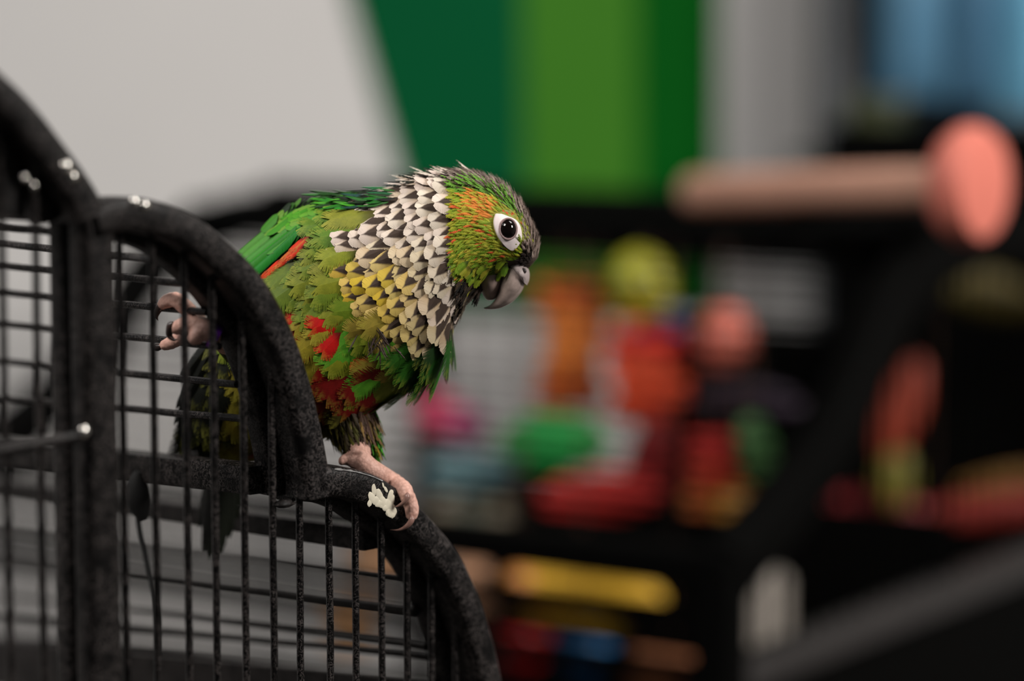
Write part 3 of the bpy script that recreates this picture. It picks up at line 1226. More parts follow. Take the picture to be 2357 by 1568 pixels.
# scapulars under the neck, dark green with teal
for i in range(90):
    f = rnd.random()
    x = 912 - 160 * f + rnd.uniform(-8, 8)
    y = 432 + 16 * f + rnd.uniform(-6, 34) * (0.5 + 0.7 * (1 - abs(f - 0.4)))
    an = math.radians(rnd.uniform(-10, 24))
    c = rnd.choice([lin(20, 92, 20), lin(12, 40, 8), lin(14, 84, 46), lin(30, 104, 22), lin(10, 14, 8), lin(22, 66, 60), lin(12, 16, 10), lin(8, 30, 10)] if x > 830 else [lin(30, 118, 22), lin(16, 60, 10), lin(60, 140, 30), lin(12, 20, 6)])
    ln_ = rnd.uniform(40, 66)
    lay(x, y, x - math.cos(an) * ln_, y + math.sin(an) * ln_, rnd.uniform(8, 15), rnd.uniform(1.0, 3.0), jit(c, 0.2), 'scapular_feather', ME_SCAP)
# wing tips and tail seen behind the arch
DK = lin(12, 15, 10)
for x0, y0, x1, y1, d0, dd, w in ((540, 700, 392, 1000, .880, .893, 46), (520, 720, 398, 960, .878, .891, 40), (520, 740, 420, 930, .876, .889, 38), (560, 690, 402, 890, .876, .888, 40)):
    a, b_ = P(x0, y0, d0), P(x1, y1, dd)
    t = (b_ - a)
    L = t.length
    t.normalize()
    n = (-FWD * 0.9 - RIGHT * 0.35)
    n = (n - t * n.dot(t)).normalized()
    put('wing_feather', ME_WING, mat_from(a, t, n, w / 6300, L, 0), DK)
    # the far wing
    put('wing_feather', ME_WING, mat_from(a + FWD * 0.03, t, n, w / 6300, L, 0), DK)
for i, (x1, y1, w) in enumerate(((484, 1318, 50), (470, 1300, 46), (500, 1296, 46), (520, 1262, 46), (540, 1215, 46), (548, 1170, 46), (456, 1240, 42), (500, 1180, 60))):
    a, b_ = P(495 + 4 * i, 930, .903 + 0.0012 * i), P(x1, y1, .918 + 0.0012 * i)
    t = (b_ - a)
    L = t.length
    t.normalize()
    n = (-FWD * 0.95 - RIGHT * 0.2)
    n = (n - t * n.dot(t)).normalized()
    put('tail_feather', ME_WING, mat_from(a, t, n, w / 6200, L, 0), jit(lin(14, 18, 10), 0.2))

# ---- fine plumage of the face and crown
def face_col(x, y, phi):
    r = rnd.random()
    top = math.cos(phi)
    # crown cap: grey brown
    if top > 0.86 or (x > 1196 and y < 640) or (x > 1150 and y > 575 and x > 1300 - (y - 440) * 0.75):
        if y > 632 and x > 1205:
            return lin(150, 60, 22)
        if 1180 < x < 1222 and 575 < y < 640:
            return lin(46, 38, 34)
        return lin(148, 131, 121) if r < 0.6 else lin(112, 96, 86)
    if top > 0.72:
        return lin(92, 140, 40) if r < 0.7 else lin(70, 66, 40)
    if ell(x, y, 1165, 488, 34, 14) or ell(x, y, 1202, 512, 12, 16):
        return lin(206, 66, 34) if r < 0.65 else lin(150, 150, 40)
    if ell(x, y, 1095, 470, 42, 40):
        return lin(206, 122, 44) if r < 0.55 else lin(168, 158, 44)
    if y < 570:
        if r < 0.13:
            return lin(206, 92, 40)
        return lin(148, 150, 36) if r < 0.6 else lin(126, 146, 32)
    if r < 0.05:
        return lin(190, 80, 40)
    return lin(112, 142, 30) if r < 0.55 else lin(160, 156, 44)


fine = []
beak_gap = [(1120, 700), (1118, 655), (1160, 635), (1168, 606), (1200, 606), (1222, 640), (1240, 720)]
for ss, phi, dl, dw in row_scan(13.9, 8.6, 4.5, 5.2, 0.7):
    x, y = S_px(ss, phi)
    if not inpoly(x, y, FACE_POLY) or x < 1052:
        continue
    p, t, n = frame(ss, phi)
    if inpoly(x, y, EYE_POLY) or (math.sin(phi) > -0.2 and any(inpoly(x - q, y + q * 0.3 - 2, EYE_POLY) for q in (5, 9))):
        continue
    if inpoly(x, y, beak_gap):
        continue
    tx_, ty_, _ = project(p + t * 0.003)
    c = face_col(tx_, ty_, phi)
    cap = math.cos(phi) > 0.8 or x > 1200
    L = 0.0040 * rnd.uniform(0.8, 1.35) * (1.25 if cap else 1)
    if math.sin(phi) > -0.2 and any(inpoly(x - q, y + q * 0.3 - 2, EYE_POLY) for q in (13, 18, 23, 28)):
        L *= 0.42
    if ss > 12.6:
        L *= 0.75
    fine.append((mat_from(p, t, n, L * 0.27, L, math.radians(rnd.uniform(5, 14) + (10 if cap else 0)), rnd.uniform(-0.4, 0.4), 0.0003), jit(c, 0.10)))
# long grey crown feathers that stand off the outline
for i in range(420):
    ss = rnd.uniform(9.2, 13.6)
    phi = math.radians(rnd.uniform(-34, 30))
    p, t, n = frame(ss, phi)
    c = rnd.choice([lin(130, 113, 104), lin(96, 82, 74), lin(150, 134, 122)])
    if abs(phi) > math.radians(22) and ss < 12:
        c = lin(96, 150, 40)
    L = rnd.uniform(0.006, 0.0095) * (0.7 if ss > 12.3 else 1)
    fine.append((mat_from(p, t, n, L * 0.2, L, math.radians(rnd.uniform(8, 20)), rnd.uniform(-0.2, 0.2), 0.0005), jit(c, 0.2)))
# dark throat
for i in range(260):
    ss = rnd.uniform(8.6, 11.2)
    phi = math.radians(rnd.choice((1, 1, -1)) * rnd.uniform(150, 185))
    p, t, n = frame(ss, phi)
    c = rnd.choice([lin(40, 32, 26), lin(22, 20, 16), lin(120, 108, 90), lin(70, 60, 46)])
    L = rnd.uniform(0.006, 0.010)
    fine.append((mat_from(p, t, n, L * 0.32, L, math.radians(rnd.uniform(6, 16)), rnd.uniform(-0.2, 0.2), 0.0005), jit(c, 0.2)))
# thigh fluff
thigh = [P(*c) for c in smooth_path([(790, 930, .885), (815, 980, .883), (826, 1030, .881)], 10)]
for i in range(900):
    q = rnd.random() ** 0.8
    idx = q * (len(thigh) - 1)
    c0 = thigh[int(idx)]
    ax = (thigh[-1] - thigh[0]).normalized()
    an = rnd.uniform(0, 2 * math.pi)
    e1 = (-FWD - ax * (-FWD).dot(ax)).normalized()
    e2 = ax.cross(e1)
    nrm = e1 * math.cos(an) + e2 * math.sin(an)
    rad = (10.5 - 6.2 * q) * mm
    p = c0 + nrm * rad
    xx, yy, _ = project(p)
    if xx > 850:
        c = rnd.choice([lin(60, 140, 24), lin(44, 110, 18), lin(140, 110, 26)])
    elif xx < 800:
        c = rnd.choice([lin(92, 86, 30), lin(46, 36, 16), lin(70, 66, 26)])
    else:
        c = rnd.choice([lin(92, 70, 58), lin(64, 44, 30), lin(112, 88, 40)])
    if yy < 905 and xx < 840:
        c = rnd.choice([lin(96, 18, 8), lin(70, 30, 14), lin(90, 70, 30)])
    if 792 < xx < 846 and yy > 960 and math.cos(an) > 0 and rnd.random() < 0.75:
        continue
    L = rnd.uniform(0.008, 0.014)
    if xx > 795 and xx < 848 and yy > 985 and math.cos(an) > 0.2:
        L *= 0.45
    fine.append((mat_from(p, ax, nrm, L * 0.15, L, math.radians(rnd.uniform(-2, 9)), rnd.uniform(-0.25, 0.25), 0.0003), jit(c, 0.25)))
# dark chin feathers around the base of the lower mandible
for i in range(90):
    x, y = rnd.uniform(1068, 1112), rnd.uniform(628, 672)
    loc, nr = hit(x, y)
    if loc is None:
        loc, nr = P(x, y, 0.8735), -FWD
    t = (RIGHT * rnd.uniform(-0.9, -0.2) - UP * rnd.uniform(0.5, 1.0))
    t = (t - nr * t.dot(nr)).normalized()
    L = rnd.uniform(0.005, 0.008)
    fine.append((mat_from(loc, t, nr, L * 0.22, L, math.radians(rnd.uniform(4, 16)), 0), jit(rnd.choice([lin(30, 26, 22), lin(16, 14, 12), lin(60, 48, 38)]), 0.2)))
# loose wisps standing off the nape
for i in range(46):
    ss = rnd.uniform(7.2, 9.9)
    phi = math.radians(rnd.uniform(-16, 24))
    p, t, n = frame(ss, phi)
    L = rnd.uniform(0.007, 0.011)
    fine.append((mat_from(p, t, n, L * 0.16, L, math.radians(rnd.uniform(14, 30)), rnd.uniform(-0.3, 0.3), 0.0003), jit(rnd.choice([lin(222, 208, 194), lin(40, 30, 26), lin(200, 186, 172), lin(14, 30, 20)]), 0.1)))
# grey down in the gap of the breast
for i in range(18):
    x, y = 868 + rnd.gauss(0, 16), 775 + rnd.gauss(0, 14)
    loc, nr = hit(x, y)
    if loc is None:
        continue
    t = (UP * -0.9 + RIGHT * rnd.uniform(-0.8, 0.8))
    t = (t - nr * t.dot(nr)).normalized()
    L = rnd.uniform(0.005, 0.009)
    fine.append((mat_from(loc + nr * 0.001, t, nr, L * 0.1, L, math.radians(rnd.uniform(2, 14)), 0), jit(lin(70, 58, 52), 0.3)))
stuff('face_plumage', fine, A_FINE, M_FN)
# rounded cheek feathers along the lower edge of the face
for i in range(46):
    f = rnd.random()
    x = 1058 + 108 * f + rnd.uniform(-6, 6)
    y = 585 + 50 * math.sin(math.pi * min(1, f * 0.7 + 0.15)) + rnd.uniform(-28, 10)
    an = math.radians(rnd.uniform(100, 145))
    ln_ = rnd.uniform(26, 36)
    c = rnd.choice([lin(110, 146, 30), lin(84, 122, 26), lin(158, 160, 48), lin(126, 150, 36)])
    lay(x, y, x + math.cos(an) * ln_, y + math.sin(an) * ln_, rnd.uniform(15, 20), rnd.uniform(0.8, 1.8), jit(c, 0.12), 'cheek_feather', ME_CHEEK)


# ---- eye, bare eye skin, beak, claws, leg band
def skin_patch(name, poly, mat, lift, parent, dome=0.0):
    cx = sum(p[0] for p in poly) / len(poly)
    cy = sum(p[1] for p in poly) / len(poly)
    sp = smooth_path([list(p) for p in poly] + [list(poly[0])], 3)[:-1]
    mb = MB()
    rings = []
    for q in (1.0, 0.97, 0.8, 0.6, 0.4, 0.2, 0.02):
        row = []
        for x, y in sp:
            xx, yy = cx + (x - cx) * q, cy + (y - cy) * q
            loc, nr = hit(xx, yy)
            if loc is None:
                loc = P(xx, yy, 0.868)
                nr = -FWD
            up = lift if q < 0.99 else -0.0003
            row.append(loc + nr * (up + dome * (1 - q * q)))
        rings.append(row)
    mb.ring_loft(rings)
    return mb.build(name, mat, parent)


SKIN = plain('white_eye_skin', lin(236, 222, 220), 0.55, 0.3, 0.05, 900)
skin_patch('eye_ring', EYE_POLY, SKIN, 0.0007, bird, 0.0006)
ec, en = hit(1168, 528)
en = (en * 0.5 - FWD * 0.5).normalized()
e1 = (UP - en * UP.dot(en)).normalized()
e2 = e1.cross(en)
mb = MB()
rings = []
for q in range(24):
    an = 2 * math.pi * q / 24
    ctr_ = ec + en * 0.0014 + (e1 * math.cos(an) * 0.0037 + e2 * math.sin(an) * 0.0031)
    out = (e1 * math.cos(an) + e2 * math.sin(an))
    rings.append([ctr_ + (out * math.cos(w_) * 0.0004 + en * math.sin(w_) * 0.0004) for w_ in [2 * math.pi * z / 8 for z in range(8)]])
mb.ring_loft(rings, closed=True).build('eyelid', plain('grey_eyelid', lin(150, 126, 124), 0.5, 0.3, 0.4, 2500), bird)
m, nt, b = new_mat('dark_eye')
b.inputs['Base Color'].default_value = (0.012, 0.006, 0.004, 1)
b.inputs['Roughness'].default_value = 0.05
b.inputs['Specular IOR Level'].default_value = 0.4
f_ = noise_fac(nt, 900, 2)
nt.links.new(mix_col(nt, f_, (0.002, 0.001, 0.001, 1), (0.006, 0.003, 0.002, 1)), b.inputs['Base Color'])
MB().sphere(ec - en * 0.0009, 0.0041, e2 * 0.86, en * 0.95, e1, 28).build('eye', m, bird)

BEAK = plain('grey_horn', lin(166, 148, 140), 0.36, 0.5, 0.34, 420)
BEAKD = plain('dark_grey_horn', lin(150, 130, 121), 0.4, 0.45, 0.22, 320)
CERE = plain('pale_grey_cere', lin(158, 145, 142), 0.5, 0.35, 0.2, 900)


def horn(name, spec, mat, n=20, k=7):
    """spec: (front px, back px, half depth mm, depth) sections"""
    rings = []
    for i in range((len(spec) - 1) * k + 1):
        fx, fy, bx, by, hd, dc = catmull(spec, i / k)
        row = []
        for j in range(n):
            a = 2 * math.pi * j / n
            c_, s_ = math.cos(a), math.sin(a)
            row.append(P((fx + bx) / 2 + c_ * (fx - bx) / 2, (fy + by) / 2 + c_ * (fy - by) / 2, dc - s_ * abs(hd) / 1000))
        rings.append(row)
    return MB().ring_loft(rings).build(name, mat, bird)


horn('upper_mandible', [(1206, 622, 1160, 616, 7.2, .877), (1211, 640, 1156, 634, 7.0, .8765), (1206, 660, 1151, 655, 6.3, .876), (1196, 678, 1148, 672, 5.2, .876),
                        (1178, 696, 1142, 686, 3.8, .876), (1155, 708, 1132, 699, 2.3, .876), (1136, 712, 1122, 706, 1.2, .876), (1117, 712, 1113, 709, 0.3, .876)], BEAK)
horn('lower_mandible', [(1162, 618, 1098, 634, 6.6, .8772), (1154, 654, 1104, 662, 6.2, .8772), (1148, 672, 1112, 680, 4.6, .878), (1144, 684, 1120, 690, 3.0, .878), (1138, 690, 1128, 692, 1.0, .878)], BEAKD)
ce = horn('cere', [(1214, 612, 1164, 602, 6.6, .8768), (1219, 628, 1166, 612, 7.7, .8766), (1218, 645, 1176, 621, 7.6, .8764), (1213, 657, 1194, 640, 6.0, .8764)], CERE)
nl = P(1205, 624, 0.8702)
ORIG[ce.name] = bird_root
MB().sphere(nl, 0.0011, RIGHT, FWD * 0.5, UP, 12).build('nostril', plain('nostril_dark', lin(40, 30, 28)), ce)


def claw(lst, r0, mat):
    pts = px_path(lst, 6)
    n = len(pts)
    MB().tube(pts, [max(0.00012, r0 * mm * (1 - (i / (n - 1)) ** 1.4) * math.sqrt(min(1.0, (i + 0.2) / 4))) for i in range(n)], 10).build('claw', mat, bird)


CLAWP = plain('pink_horn_claw', lin(142, 108, 98), 0.35, 0.5, 0.2, 500)
CLAWD = plain('dark_horn_claw', lin(52, 38, 34), 0.35, 0.5, 0.15, 500)
claw([(938, 1134, df - .0036), (936, 1148, df - .0042), (928, 1158, df - .004), (916, 1165, df - .003), (907, 1166, df - .0015)], 1.25, CLAWP)
claw([(948, 1186, df - .0016), (946, 1200, df - .0024), (934, 1213, df - .002), (918, 1220, df - .001), (899, 1220, df + .0005)], 1.25, CLAWP)
claw([(398, 742, d2(400, 750, -.0075)), (392, 756, d2(392, 756, -.0075)), (390, 772, d2(390, 772, -.007)), (400, 782, d2(400, 782, -.006)), (409, 780, d2(409, 780, -.005))], 1.8, CLAWD)
claw([(374, 700, d2(374, 704, -.003)), (364, 714, d2(364, 714, -.002)), (360, 728, d2(360, 728, 0)), (364, 738, d2(364, 738, .002))], 1.6, CLAWD)
claw([(374, 797, d2(374, 797, .001)), (358, 800, d2(358, 800, 0)), (350, 796, d2(350, 796, -.001)), (348, 788, d2(348, 788, -.001))], 1.6, CLAWD)
claw([(440, 782, d2(440, 782, -.006)), (432, 788, d2(432, 790, -.006)), (428, 796, d2(428, 797, -.004))], 1.4, CLAWD)
# purple leg band
la, lb = P(497, 771, d2(497, 771, .0085)), P(483, 764, d2(483, 764, .0058))
ax = (lb - la).normalized()
e1 = (UP - ax * UP.dot(ax)).normalized()
e2 = ax.cross(e1)
rings = []
for q in range(28):
    an = 2 * math.pi * q / 28
    o_ = e1 * math.cos(an) + e2 * math.sin(an)
    rings.append([la + o_ * r_ + ax * z_ for r_, z_ in ((0.0042, -0.0014), (0.0051, -0.0014), (0.0051, 0.0014), (0.0042, 0.0014))])
MB().ring_loft(rings, closed=True).build('leg_band', plain('purple_metal_band', lin(150, 60, 205), 0.25, 0.6, 0.05, 100, 0.8), bird)

# ------------------------------------------------------------------ cage in the background
CR = P(1662, 1312, 1.35)
AL, AR = math.radians(32), math.radians(55)
UL = Vector((-math.cos(AL), math.sin(AL), 0))
UR = Vector((math.cos(AR), math.sin(AR), 0))
NR = UR.cross(ZU).normalized()
NL = UL.cross(ZU).normalized()
bcage = thing('parrot_cage', 'large black dome-top cage full of toys behind the parrot', 'cage', (CR.x, CR.y, 0))


def pr(x, y):
    return on_plane(x, y, CR, NR)


def bgbeam(a, b, hh, hd, name, up=ZU):
    t = b - a
    side = t.normalized().cross(up).normalized()
    u = side.cross(t.normalized())
    return MB().box((a + b) / 2, t / 2, side * hd, u * hh, min(hh, hd) * 0.4).build(name, BGBLACK, bcage)


ZF = 0.0
# front corner post
bgbeam(Vector((CR.x, CR.y, 0)), CR + ZU * 0.01, 0.0125, 0.0125, 'corner_post', UR)
# arch of the right face
arch_px = [(1672, 1320), (1712, 1270), (1790, 1180), (1880, 1060), (1955, 920), (2015, 780), (2075, 670), (2165, 585), (2280, 545), (2390, 575), (2470, 650), (2508, 760), (2514, 900), (2514, 1030)]
ap = [pr(x, y) for x, y in arch_px]
aps = [Vector(p) for p in smooth_path([list(p) for p in ap], 5)]
LEN = 0.60
for off in (0.0, LEN):
    rings = []
    for i, p in enumerate(aps):
        t = (aps[min(i + 1, len(aps) - 1)] - aps[max(i - 1, 0)]).normalized()
        n = NR.cross(t).normalized()
        q = p + UL * off
        rings.append([q + n * u * 0.019 + NR * v * 0.014 for u, v in ((1, .6), (.6, 1), (-.6, 1), (-1, .6), (-1, -.6), (-.6, -1), (.6, -1), (1, -.6))])
    MB().ring_loft(rings).build('dome_arch', BGBLACK, bcage)
# roof wires along the dome
npt = len(aps)
tot = [0]
for a, b_ in zip(aps, aps[1:]):
    tot.append(tot[-1] + (b_ - a).length)


def arc_pt(sv):
    for i in range(npt - 1):
        if tot[i + 1] >= sv:
            return aps[i].lerp(aps[i + 1], (sv - tot[i]) / (tot[i + 1] - tot[i]))
    return aps[-1]


sv = 0.022
while sv < tot[-1] * 0.5:
    q = arc_pt(sv)
    MB().tube([q, q + UL * LEN], 0.0017, 6).build('roof_wire', BGBLACK, bcage)
    sv += 0.0145
# top deck rails
tp = pr(2130, 568)
bgbeam(tp + UR * 0.00, tp + UL * LEN, 0.015, 0.012, 'top_rail')
bgbeam(tp + UR * 0.09 + ZU * 0.012, tp + UR * 0.09 + UL * LEN + ZU * 0.012, 0.015, 0.012, 'top_rail')
bgbeam(tp - UR * 0.02 + ZU * 0.012 , tp + UR * 0.12 + ZU * 0.012 , 0.012, 0.010, 'top_rail')
for k in range(1, 24):
    q = tp + UL * (LEN * k / 24)
    MB().tube([q + ZU * 0.012, q + UR * 0.09 + ZU * 0.024], 0.0015, 6).build('deck_wire', BGBLACK, bcage)
# rails under the dome: left face and right face
bgbeam(CR + UL * -0.005, CR + UL * LEN, 0.0115, 0.011, 'base_rail')
bot_r = on_plane(1720, 1545, CR, NR)
hgt = CR.z - bot_r.z
RLEN = 0.55
bgbeam(CR - ZU * hgt, CR - ZU * hgt + UR * RLEN, 0.0095, 0.011, 'side_rail').data.materials[0] = plain('worn_grey_rail', (0.020, 0.018, 0.0175, 1), 0.5, 0.3)
bgbeam(CR - ZU * hgt * 0.72 + UL * 0.0, CR - ZU * hgt * 0.42 * 1.7 + UL * LEN, 0.0045, 0.004, 'cross_rail')
for k in (0.46, 0.95, 1.45):
    q = CR - ZU * (hgt * k)
    bgbeam(q, q + UL * LEN, 0.0055 if k != 0.46 else 0.0065, 0.004, 'cross_rail')
for o_, n_ in ((UL * LEN, 'rear_post'), (UR * RLEN, 'rear_post'), (UL * LEN + UR * RLEN, 'rear_post')):
    q = CR + o_
    bgbeam(Vector((q.x, q.y, 0)), q + ZU * 0.01, 0.011, 0.011, n_, UR)
# vertical bars of the right face
i = 1
while i * 0.022 < RLEN:
    q = CR + UR * 0.022 * i
    best = None
    for a, b_ in zip(aps, aps[1:]):
        ha, hb = (a - CR).dot(UR), (b_ - CR).dot(UR)
        if min(ha, hb) <= 0.022 * i <= max(ha, hb):
            best = a.lerp(b_, (0.022 * i - ha) / (hb - ha)).z
    z1 = best if best else CR.z
    MB().tube([Vector((q.x, q.y, CR.z - hgt)), Vector((q.x, q.y, z1))], 0.0015, 6).build('vertical_bar', BGBLACK, bcage)
    i += 1
# floor tray of the cage and the lower panels
TR = CR - ZU * (hgt + 0.02)
TD = TR - ZU * 0.26
MB().box(TD + UL * LEN / 2 + UR * RLEN / 2 - ZU * 0.01, UL * LEN / 2, UR * RLEN / 2, ZU * 0.006).build('tray', BGBLACK, bcage)
MB().box(TD + UL * LEN / 2 - ZU * 0.07, UL * LEN / 2, NL * 0.003, ZU * 0.08).build('lower_panel', BGBLACK, bcage)
MB().box(TR + UR * RLEN / 2 - ZU * 0.15, UR * RLEN / 2, NR * 0.003, ZU * 0.16).build('lower_panel', BGBLACK, bcage)
MB().box(TD + UR * 0.30 + UL * 0.195 + ZU * 0.165, UL * 0.195, NL * 0.002, ZU * 0.165).build('lower_partition', BGBLACK, bcage)
# black sheets added behind the right half to keep the interior dark
q = CR + UR * RLEN
bs0, bs1 = q + UL * 0.0, q + UL * 0.22
MB().box((bs0 + bs1) / 2 + ZU * 0.05, UL * 0.11, NL * 0.002, ZU * 0.19).build('darkening_sheet', BGBLACK, bcage)
lo = q + UL * 0.29
MB().box(Vector((lo.x, lo.y, 1.092)), UL * 0.10, NL * 0.002, ZU * 0.118).build('darkening_sheet', BGBLACK, bcage)


# ---- perch on top
PINK = plain('salmon_pink_wood', lin(178, 98, 84), 0.6, 0.3, 0.06, 30)
TAN = plain('tan_wood', lin(176, 132, 112), 0.6, 0.3, 0.08, 30)
pe = P(2225, 425, 1.36)
pa = (P(1600, 442, 1.62) - pe)
pdir = pa.normalized()
pend = pe + pdir * pa.length
perch = thing('perch', 'tan wooden perch rod with a round salmon end cap on top of the dome cage', 'perch', pend)
MB().tube([pend - pdir * 0.004, pend, pe], [0.010, 0.0125, 0.0125], 16).build('rod', TAN, perch)
rings = []
pu = pdir.cross(ZU).normalized()
pv = pu.cross(pdir)
capd = Vector((0.78, -0.62, 0.0)).normalized()
pu = capd.cross(ZU).normalized()
pv = ZU
for z_, r_ in ((-0.012, 0.016), (-0.010, 0.028), (-0.002, 0.0335), (0.006, 0.0335), (0.012, 0.030), (0.014, 0.018), (0.0145, 0.002)):
    rings.append([pe + capd * z_ + (pu * math.cos(2 * math.pi * j / 32) + pv * math.sin(2 * math.pi * j / 32)) * r_ for j in range(32)])
MB().ring_loft(rings).build('end_cap', PINK, perch)
for fq in (0.55,):
    q = pe.lerp(pend, fq)
    MB().box(Vector((q.x, q.y, (q.z - 0.012 + tp.z) / 2)), Vector((0.006, 0, 0)), Vector((0, 0.006, 0)), ZU * max(0.004, (q.z - 0.012 - tp.z) / 2), 0.001).build('bracket', BGBLACK, perch)


# ---- toys inside the dome
def cord_up(t, p, ztop=None):
    MB().tube([p, Vector((p.x, p.y, ztop if ztop else tp.z))], 0.0006, 5).build('cord', plain('toy_string', lin(60, 40, 30)), t)


def toy(name, label, px, d, builder, cat='toy', hang=True, mat=None, group=None):
    p = P(px[0], px[1], d)
    t = thing(name, label, cat, p, group)
    builder(t, p, d / F)
    if hang:
        cord_up(t, p)
    return t


def blocks(cols, n, w_px, h_px, tilt=0.0):
    def f(t, p, u):
        tot_ = h_px * u
        hb = tot_ / n
        for i in range(n):
            c = cols[i % len(cols)]
            wob = rnd.uniform(-0.12, 0.12) * w_px * u
            cc = p + ZU * (tot_ / 2 - hb * (i + 0.5)) + RIGHT * (wob + tilt * u * (i - n / 2))
            rot = Matrix.Rotation(rnd.uniform(-0.5, 0.5), 3, 'Z')
            MB().box(cc, rot @ Vector((w_px * u / 2 * rnd.uniform(0.85, 1.1), 0, 0)), rot @ Vector((0, w_px * u / 2.2, 0)), ZU * hb * 0.46, hb * 0.1).build(
                'block', plain('dyed_wood', c, 0.6, 0.3, 0.08, 60), t)
    return f


def ball(col, rx, ry, rz=None):
    def f(t, p, u):
        MB().sphere(p, 1, RIGHT * rx * u, Vector((0, 1, 0)) * (rz or rx) * u, ZU * ry * u, 20, 0.05, rx).build('ball', plain('toy_plastic', col, 0.4, 0.5, 0.06, 40), t)
        MB().tube([p + ZU * ry * u * 0.97, p + ZU * ry * u * 1.08], 0.003, 8).build('cap', plain('toy_cap', lin(70, 60, 50)), t)
    return f


def leaf(col, a, b, w_px, sag=0.0):
    """padded strip from pixel offset a to b"""
    def f(t, p, u):
        n = 14
        rings = []
        A = p + (RIGHT * a[0] - UP * a[1]) * u
        B = p + (RIGHT * b[0] - UP * b[1]) * u
        ax = (B - A).normalized()
        sd = ax.cross(FWD).normalized()
        for i in range(n + 1):
            q = i / n
            w_ = w_px * u / 2 * max(0.08, math.sin(math.pi * q) ** 0.5)
            c = A.lerp(B, q) - UP * sag * u * math.sin(math.pi * q)
            rings.append([c + sd * math.cos(2 * math.pi * j / 14) * w_ + FWD * math.sin(2 * math.pi * j / 14) * w_ * 0.4 for j in range(14)])
        MB().ring_loft(rings).build('strip', plain('toy_strip', col, 0.55, 0.3, 0.1, 50), t)
    return f


def beads(cols, r, n, dx, dy):
    def f(t, p, u):
        for i in range(n):
            c = p + (RIGHT * dx * (i - (n - 1) / 2) - UP * dy * (i - (n - 1) / 2)) * u
            MB().sphere(c, r * u, seg=14).build('bead', plain('bead_plastic', cols[i % len(cols)], 0.35, 0.5, 0.05, 40), t)
    return f


K = 1.0
OR, DOR = lin(240, 138, 58), lin(206, 92, 40)
toy('block_toy', 'tall string of orange wooden blocks hanging in the dome just right of the beak', (1318, 790), 1.66, blocks([DOR, OR, OR, OR, lin(226, 120, 50), DOR], 6, 128, 300))
toy('ball_toy', 'yellow-green ball hanging near the top of the dome', (1478, 665), 1.64, ball(lin(166, 164, 36), 78, 92))
toy('bead_toy', 'short string of orange and magenta beads under the yellow-green ball', (1478, 770), 1.63, beads([lin(196, 96, 60), lin(176, 60, 96), lin(196, 84, 44)], 30, 3, 34, 6))
toy('bead_toy', 'pair of small violet-blue beads beside the red block toy', (1552, 752), 1.62, beads([lin(90, 84, 130), lin(70, 80, 140)], 28, 2, 10, 42))
toy('block_toy', 'bright red wooden block toy with an orange heart hanging in the middle of the dome', (1486, 862), 1.62, blocks([lin(205, 40, 36), lin(228, 84, 50), lin(224, 80, 44), lin(196, 60, 32)], 4, 150, 205))
toy('rope_toy', 'dark red rope drooping under the red block toy', (1500, 1060), 1.60, leaf(lin(120, 14, 16), (30, -110), (-30, 110), 120))
toy('ball_toy', 'salmon pink ball hanging right of the red block toy', (1668, 780), 1.60, ball(lin(214, 112, 94), 66, 80))
toy('leaf_toy', 'dark purple padded strip below the salmon pink ball', (1660, 918), 1.58, leaf(lin(40, 28, 42), (-70, -4), (190, 14), 86))
toy('ring_toy', 'magenta and lilac soft toy low in the dome beside the parrot', (1035, 968), 1.72, beads([lin(232, 66, 110), lin(232, 92, 136), lin(214, 112, 168)], 52, 3, 36, 14))
toy('leaf_toy', 'bright green padded leaf lying across the dome below the orange blocks', (1280, 1018), 1.62, leaf(lin(34, 146, 66), (-135, 6), (125, 2), 146, -4))
toy('leaf_toy', 'broad red felt strip near the floor of the dome', (1375, 1138), 1.58, leaf(lin(186, 44, 40), (-140, 14), (150, -6), 116, 0))
toy('leaf_toy', 'faint teal strip left of the green leaf near the parrot foot', (1085, 1085), 1.70, leaf(lin(130, 172, 180), (-110, 8), (100, -8), 96))
toy('block_toy', 'red and orange block stack at the right inside the dome near the corner', (1638, 1095), 1.50, blocks([lin(150, 30, 26), lin(176, 54, 34), lin(176, 92, 40)], 3, 96, 190))
toy('leaf_toy', 'muted green padded strip at the right inside the dome', (1735, 1035), 1.50, leaf(lin(76, 120, 70), (-10, -80), (20, 80), 90))
toy('ball_toy', 'amber ball at the bottom right of the dome next to the corner post', (1700, 1165), 1.48, ball(lin(184, 130, 44), 56, 46))
toy('bead_toy', 'loose pale wooden beads low behind the parrot foot', (1085, 1180), 1.66, beads([lin(150, 140, 120), lin(120, 126, 112)], 34, 3, 62, 6))
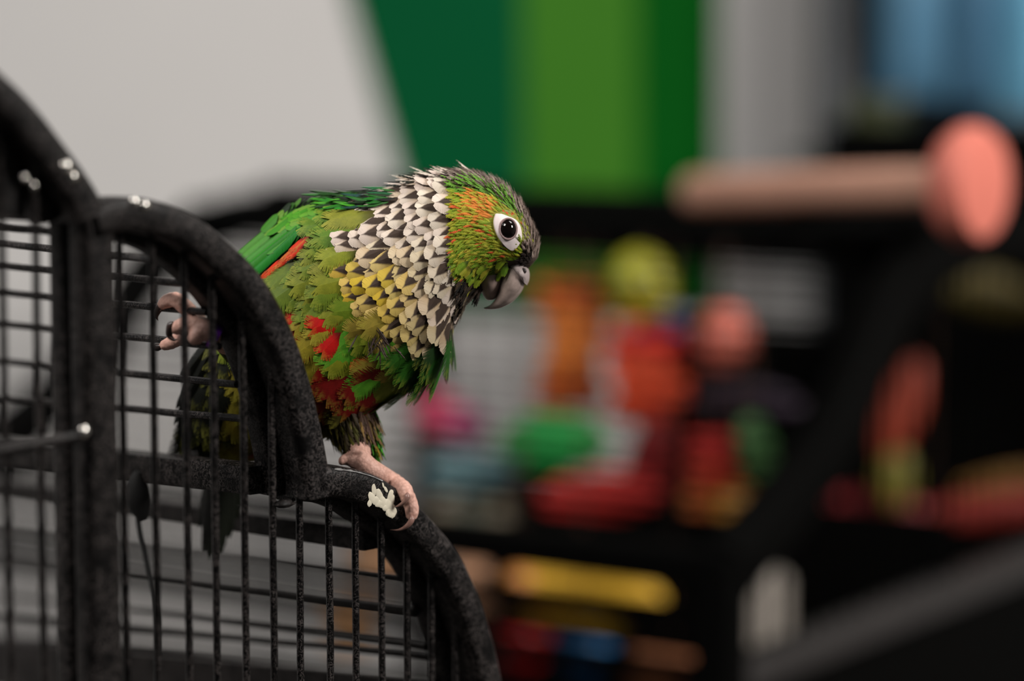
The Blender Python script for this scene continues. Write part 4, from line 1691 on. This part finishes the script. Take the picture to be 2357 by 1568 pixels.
# toys and food under the dome
toy('leaf_toy', 'long yellow padded toy lying under the base rail of the dome', (1338, 1364), 1.54, leaf(lin(224, 176, 48), (-185, -8), (190, 16), 142), hang=True)
toy('ball_toy', 'small orange ball added as a blurred highlight disc at the left end of the yellow toy', (1190, 1352), 1.475, ball(lin(220, 146, 72), 44, 44))  # ball stands in for an out-of-focus orange highlight
toy('block_toy', 'pale tan wooden blocks beside the right end of the lower arch', (1085, 1335), 1.56, blocks([lin(196, 150, 118), lin(186, 140, 108)], 2, 86, 150))
toy('ball_toy', 'bright red ball under the yellow toy', (1205, 1486), 1.50, ball(lin(220, 26, 34), 68, 62))
toy('ball_toy', 'blue ball right of the bright red ball', (1342, 1494), 1.50, ball(lin(8, 108, 170), 74, 58))
toy('leaf_toy', 'brown bark strip right of the blue ball at the bottom of the frame', (1545, 1520), 1.50, leaf(lin(140, 86, 54), (-120, 14), (110, -4), 110))
toy('block_toy', 'light wooden blocks seen through the bars of the lower arch', (872, 1295), 1.62, blocks([lin(206, 160, 122), lin(196, 150, 112)], 2, 110, 120))
toy('block_toy', 'tan wooden block low behind the lower arch bars', (800, 1440), 1.69, blocks([lin(206, 156, 110)], 1, 110, 110))
# right bay
toy('leaf_toy', 'orange-red feather-shaped toy behind the vertical bars at the right', (2078, 950), 1.72, leaf(lin(128, 46, 26), (38, -125), (-45, 115), 92))
toy('leaf_toy', 'short olive yellow strip below the orange-red feather toy', (2065, 1100), 1.72, leaf(lin(96, 90, 24), (0, -70), (-6, 70), 92))
toy('rope_toy', 'long red and amber rope stretched across the bars at the right', (2140, 1178), 1.74, lambda t, p, u: (leaf(lin(112, 28, 18), (-30, 10), (330, -30), 76)(t, p, u), leaf(lin(120, 26, 30), (-240, -20), (10, 12), 92)(t, p, u), leaf(lin(104, 72, 22), (60, -54), (330, -96), 44)(t, p, u)))
toy('leaf_toy', 'dim yellow strip high behind the bars at the far right', (2275, 668), 1.80, leaf(lin(66, 56, 13), (-110, -20), (120, 40), 110))
toy('bottle', 'pale white plastic tube standing behind the corner post', (1742, 1420), 1.62, lambda t, p, u: (MB().tube([p - ZU * 0.035, p - ZU * 0.034, p + ZU * 0.026, p + ZU * 0.034, p + ZU * 0.036], [0.018, 0.021, 0.021, 0.012, 0.008], 18).build('tube', plain('white_plastic', lin(140, 133, 125), 0.5), t),
                                                                                                      MB().tube([p + ZU * 0.036, p + ZU * 0.048], 0.008, 14).build('cap', plain('white_cap', lin(120, 114, 108)), t)), 'bottle')
print('counts', cnt, 'objects', len(bpy.data.objects), 'fine', len(fine))
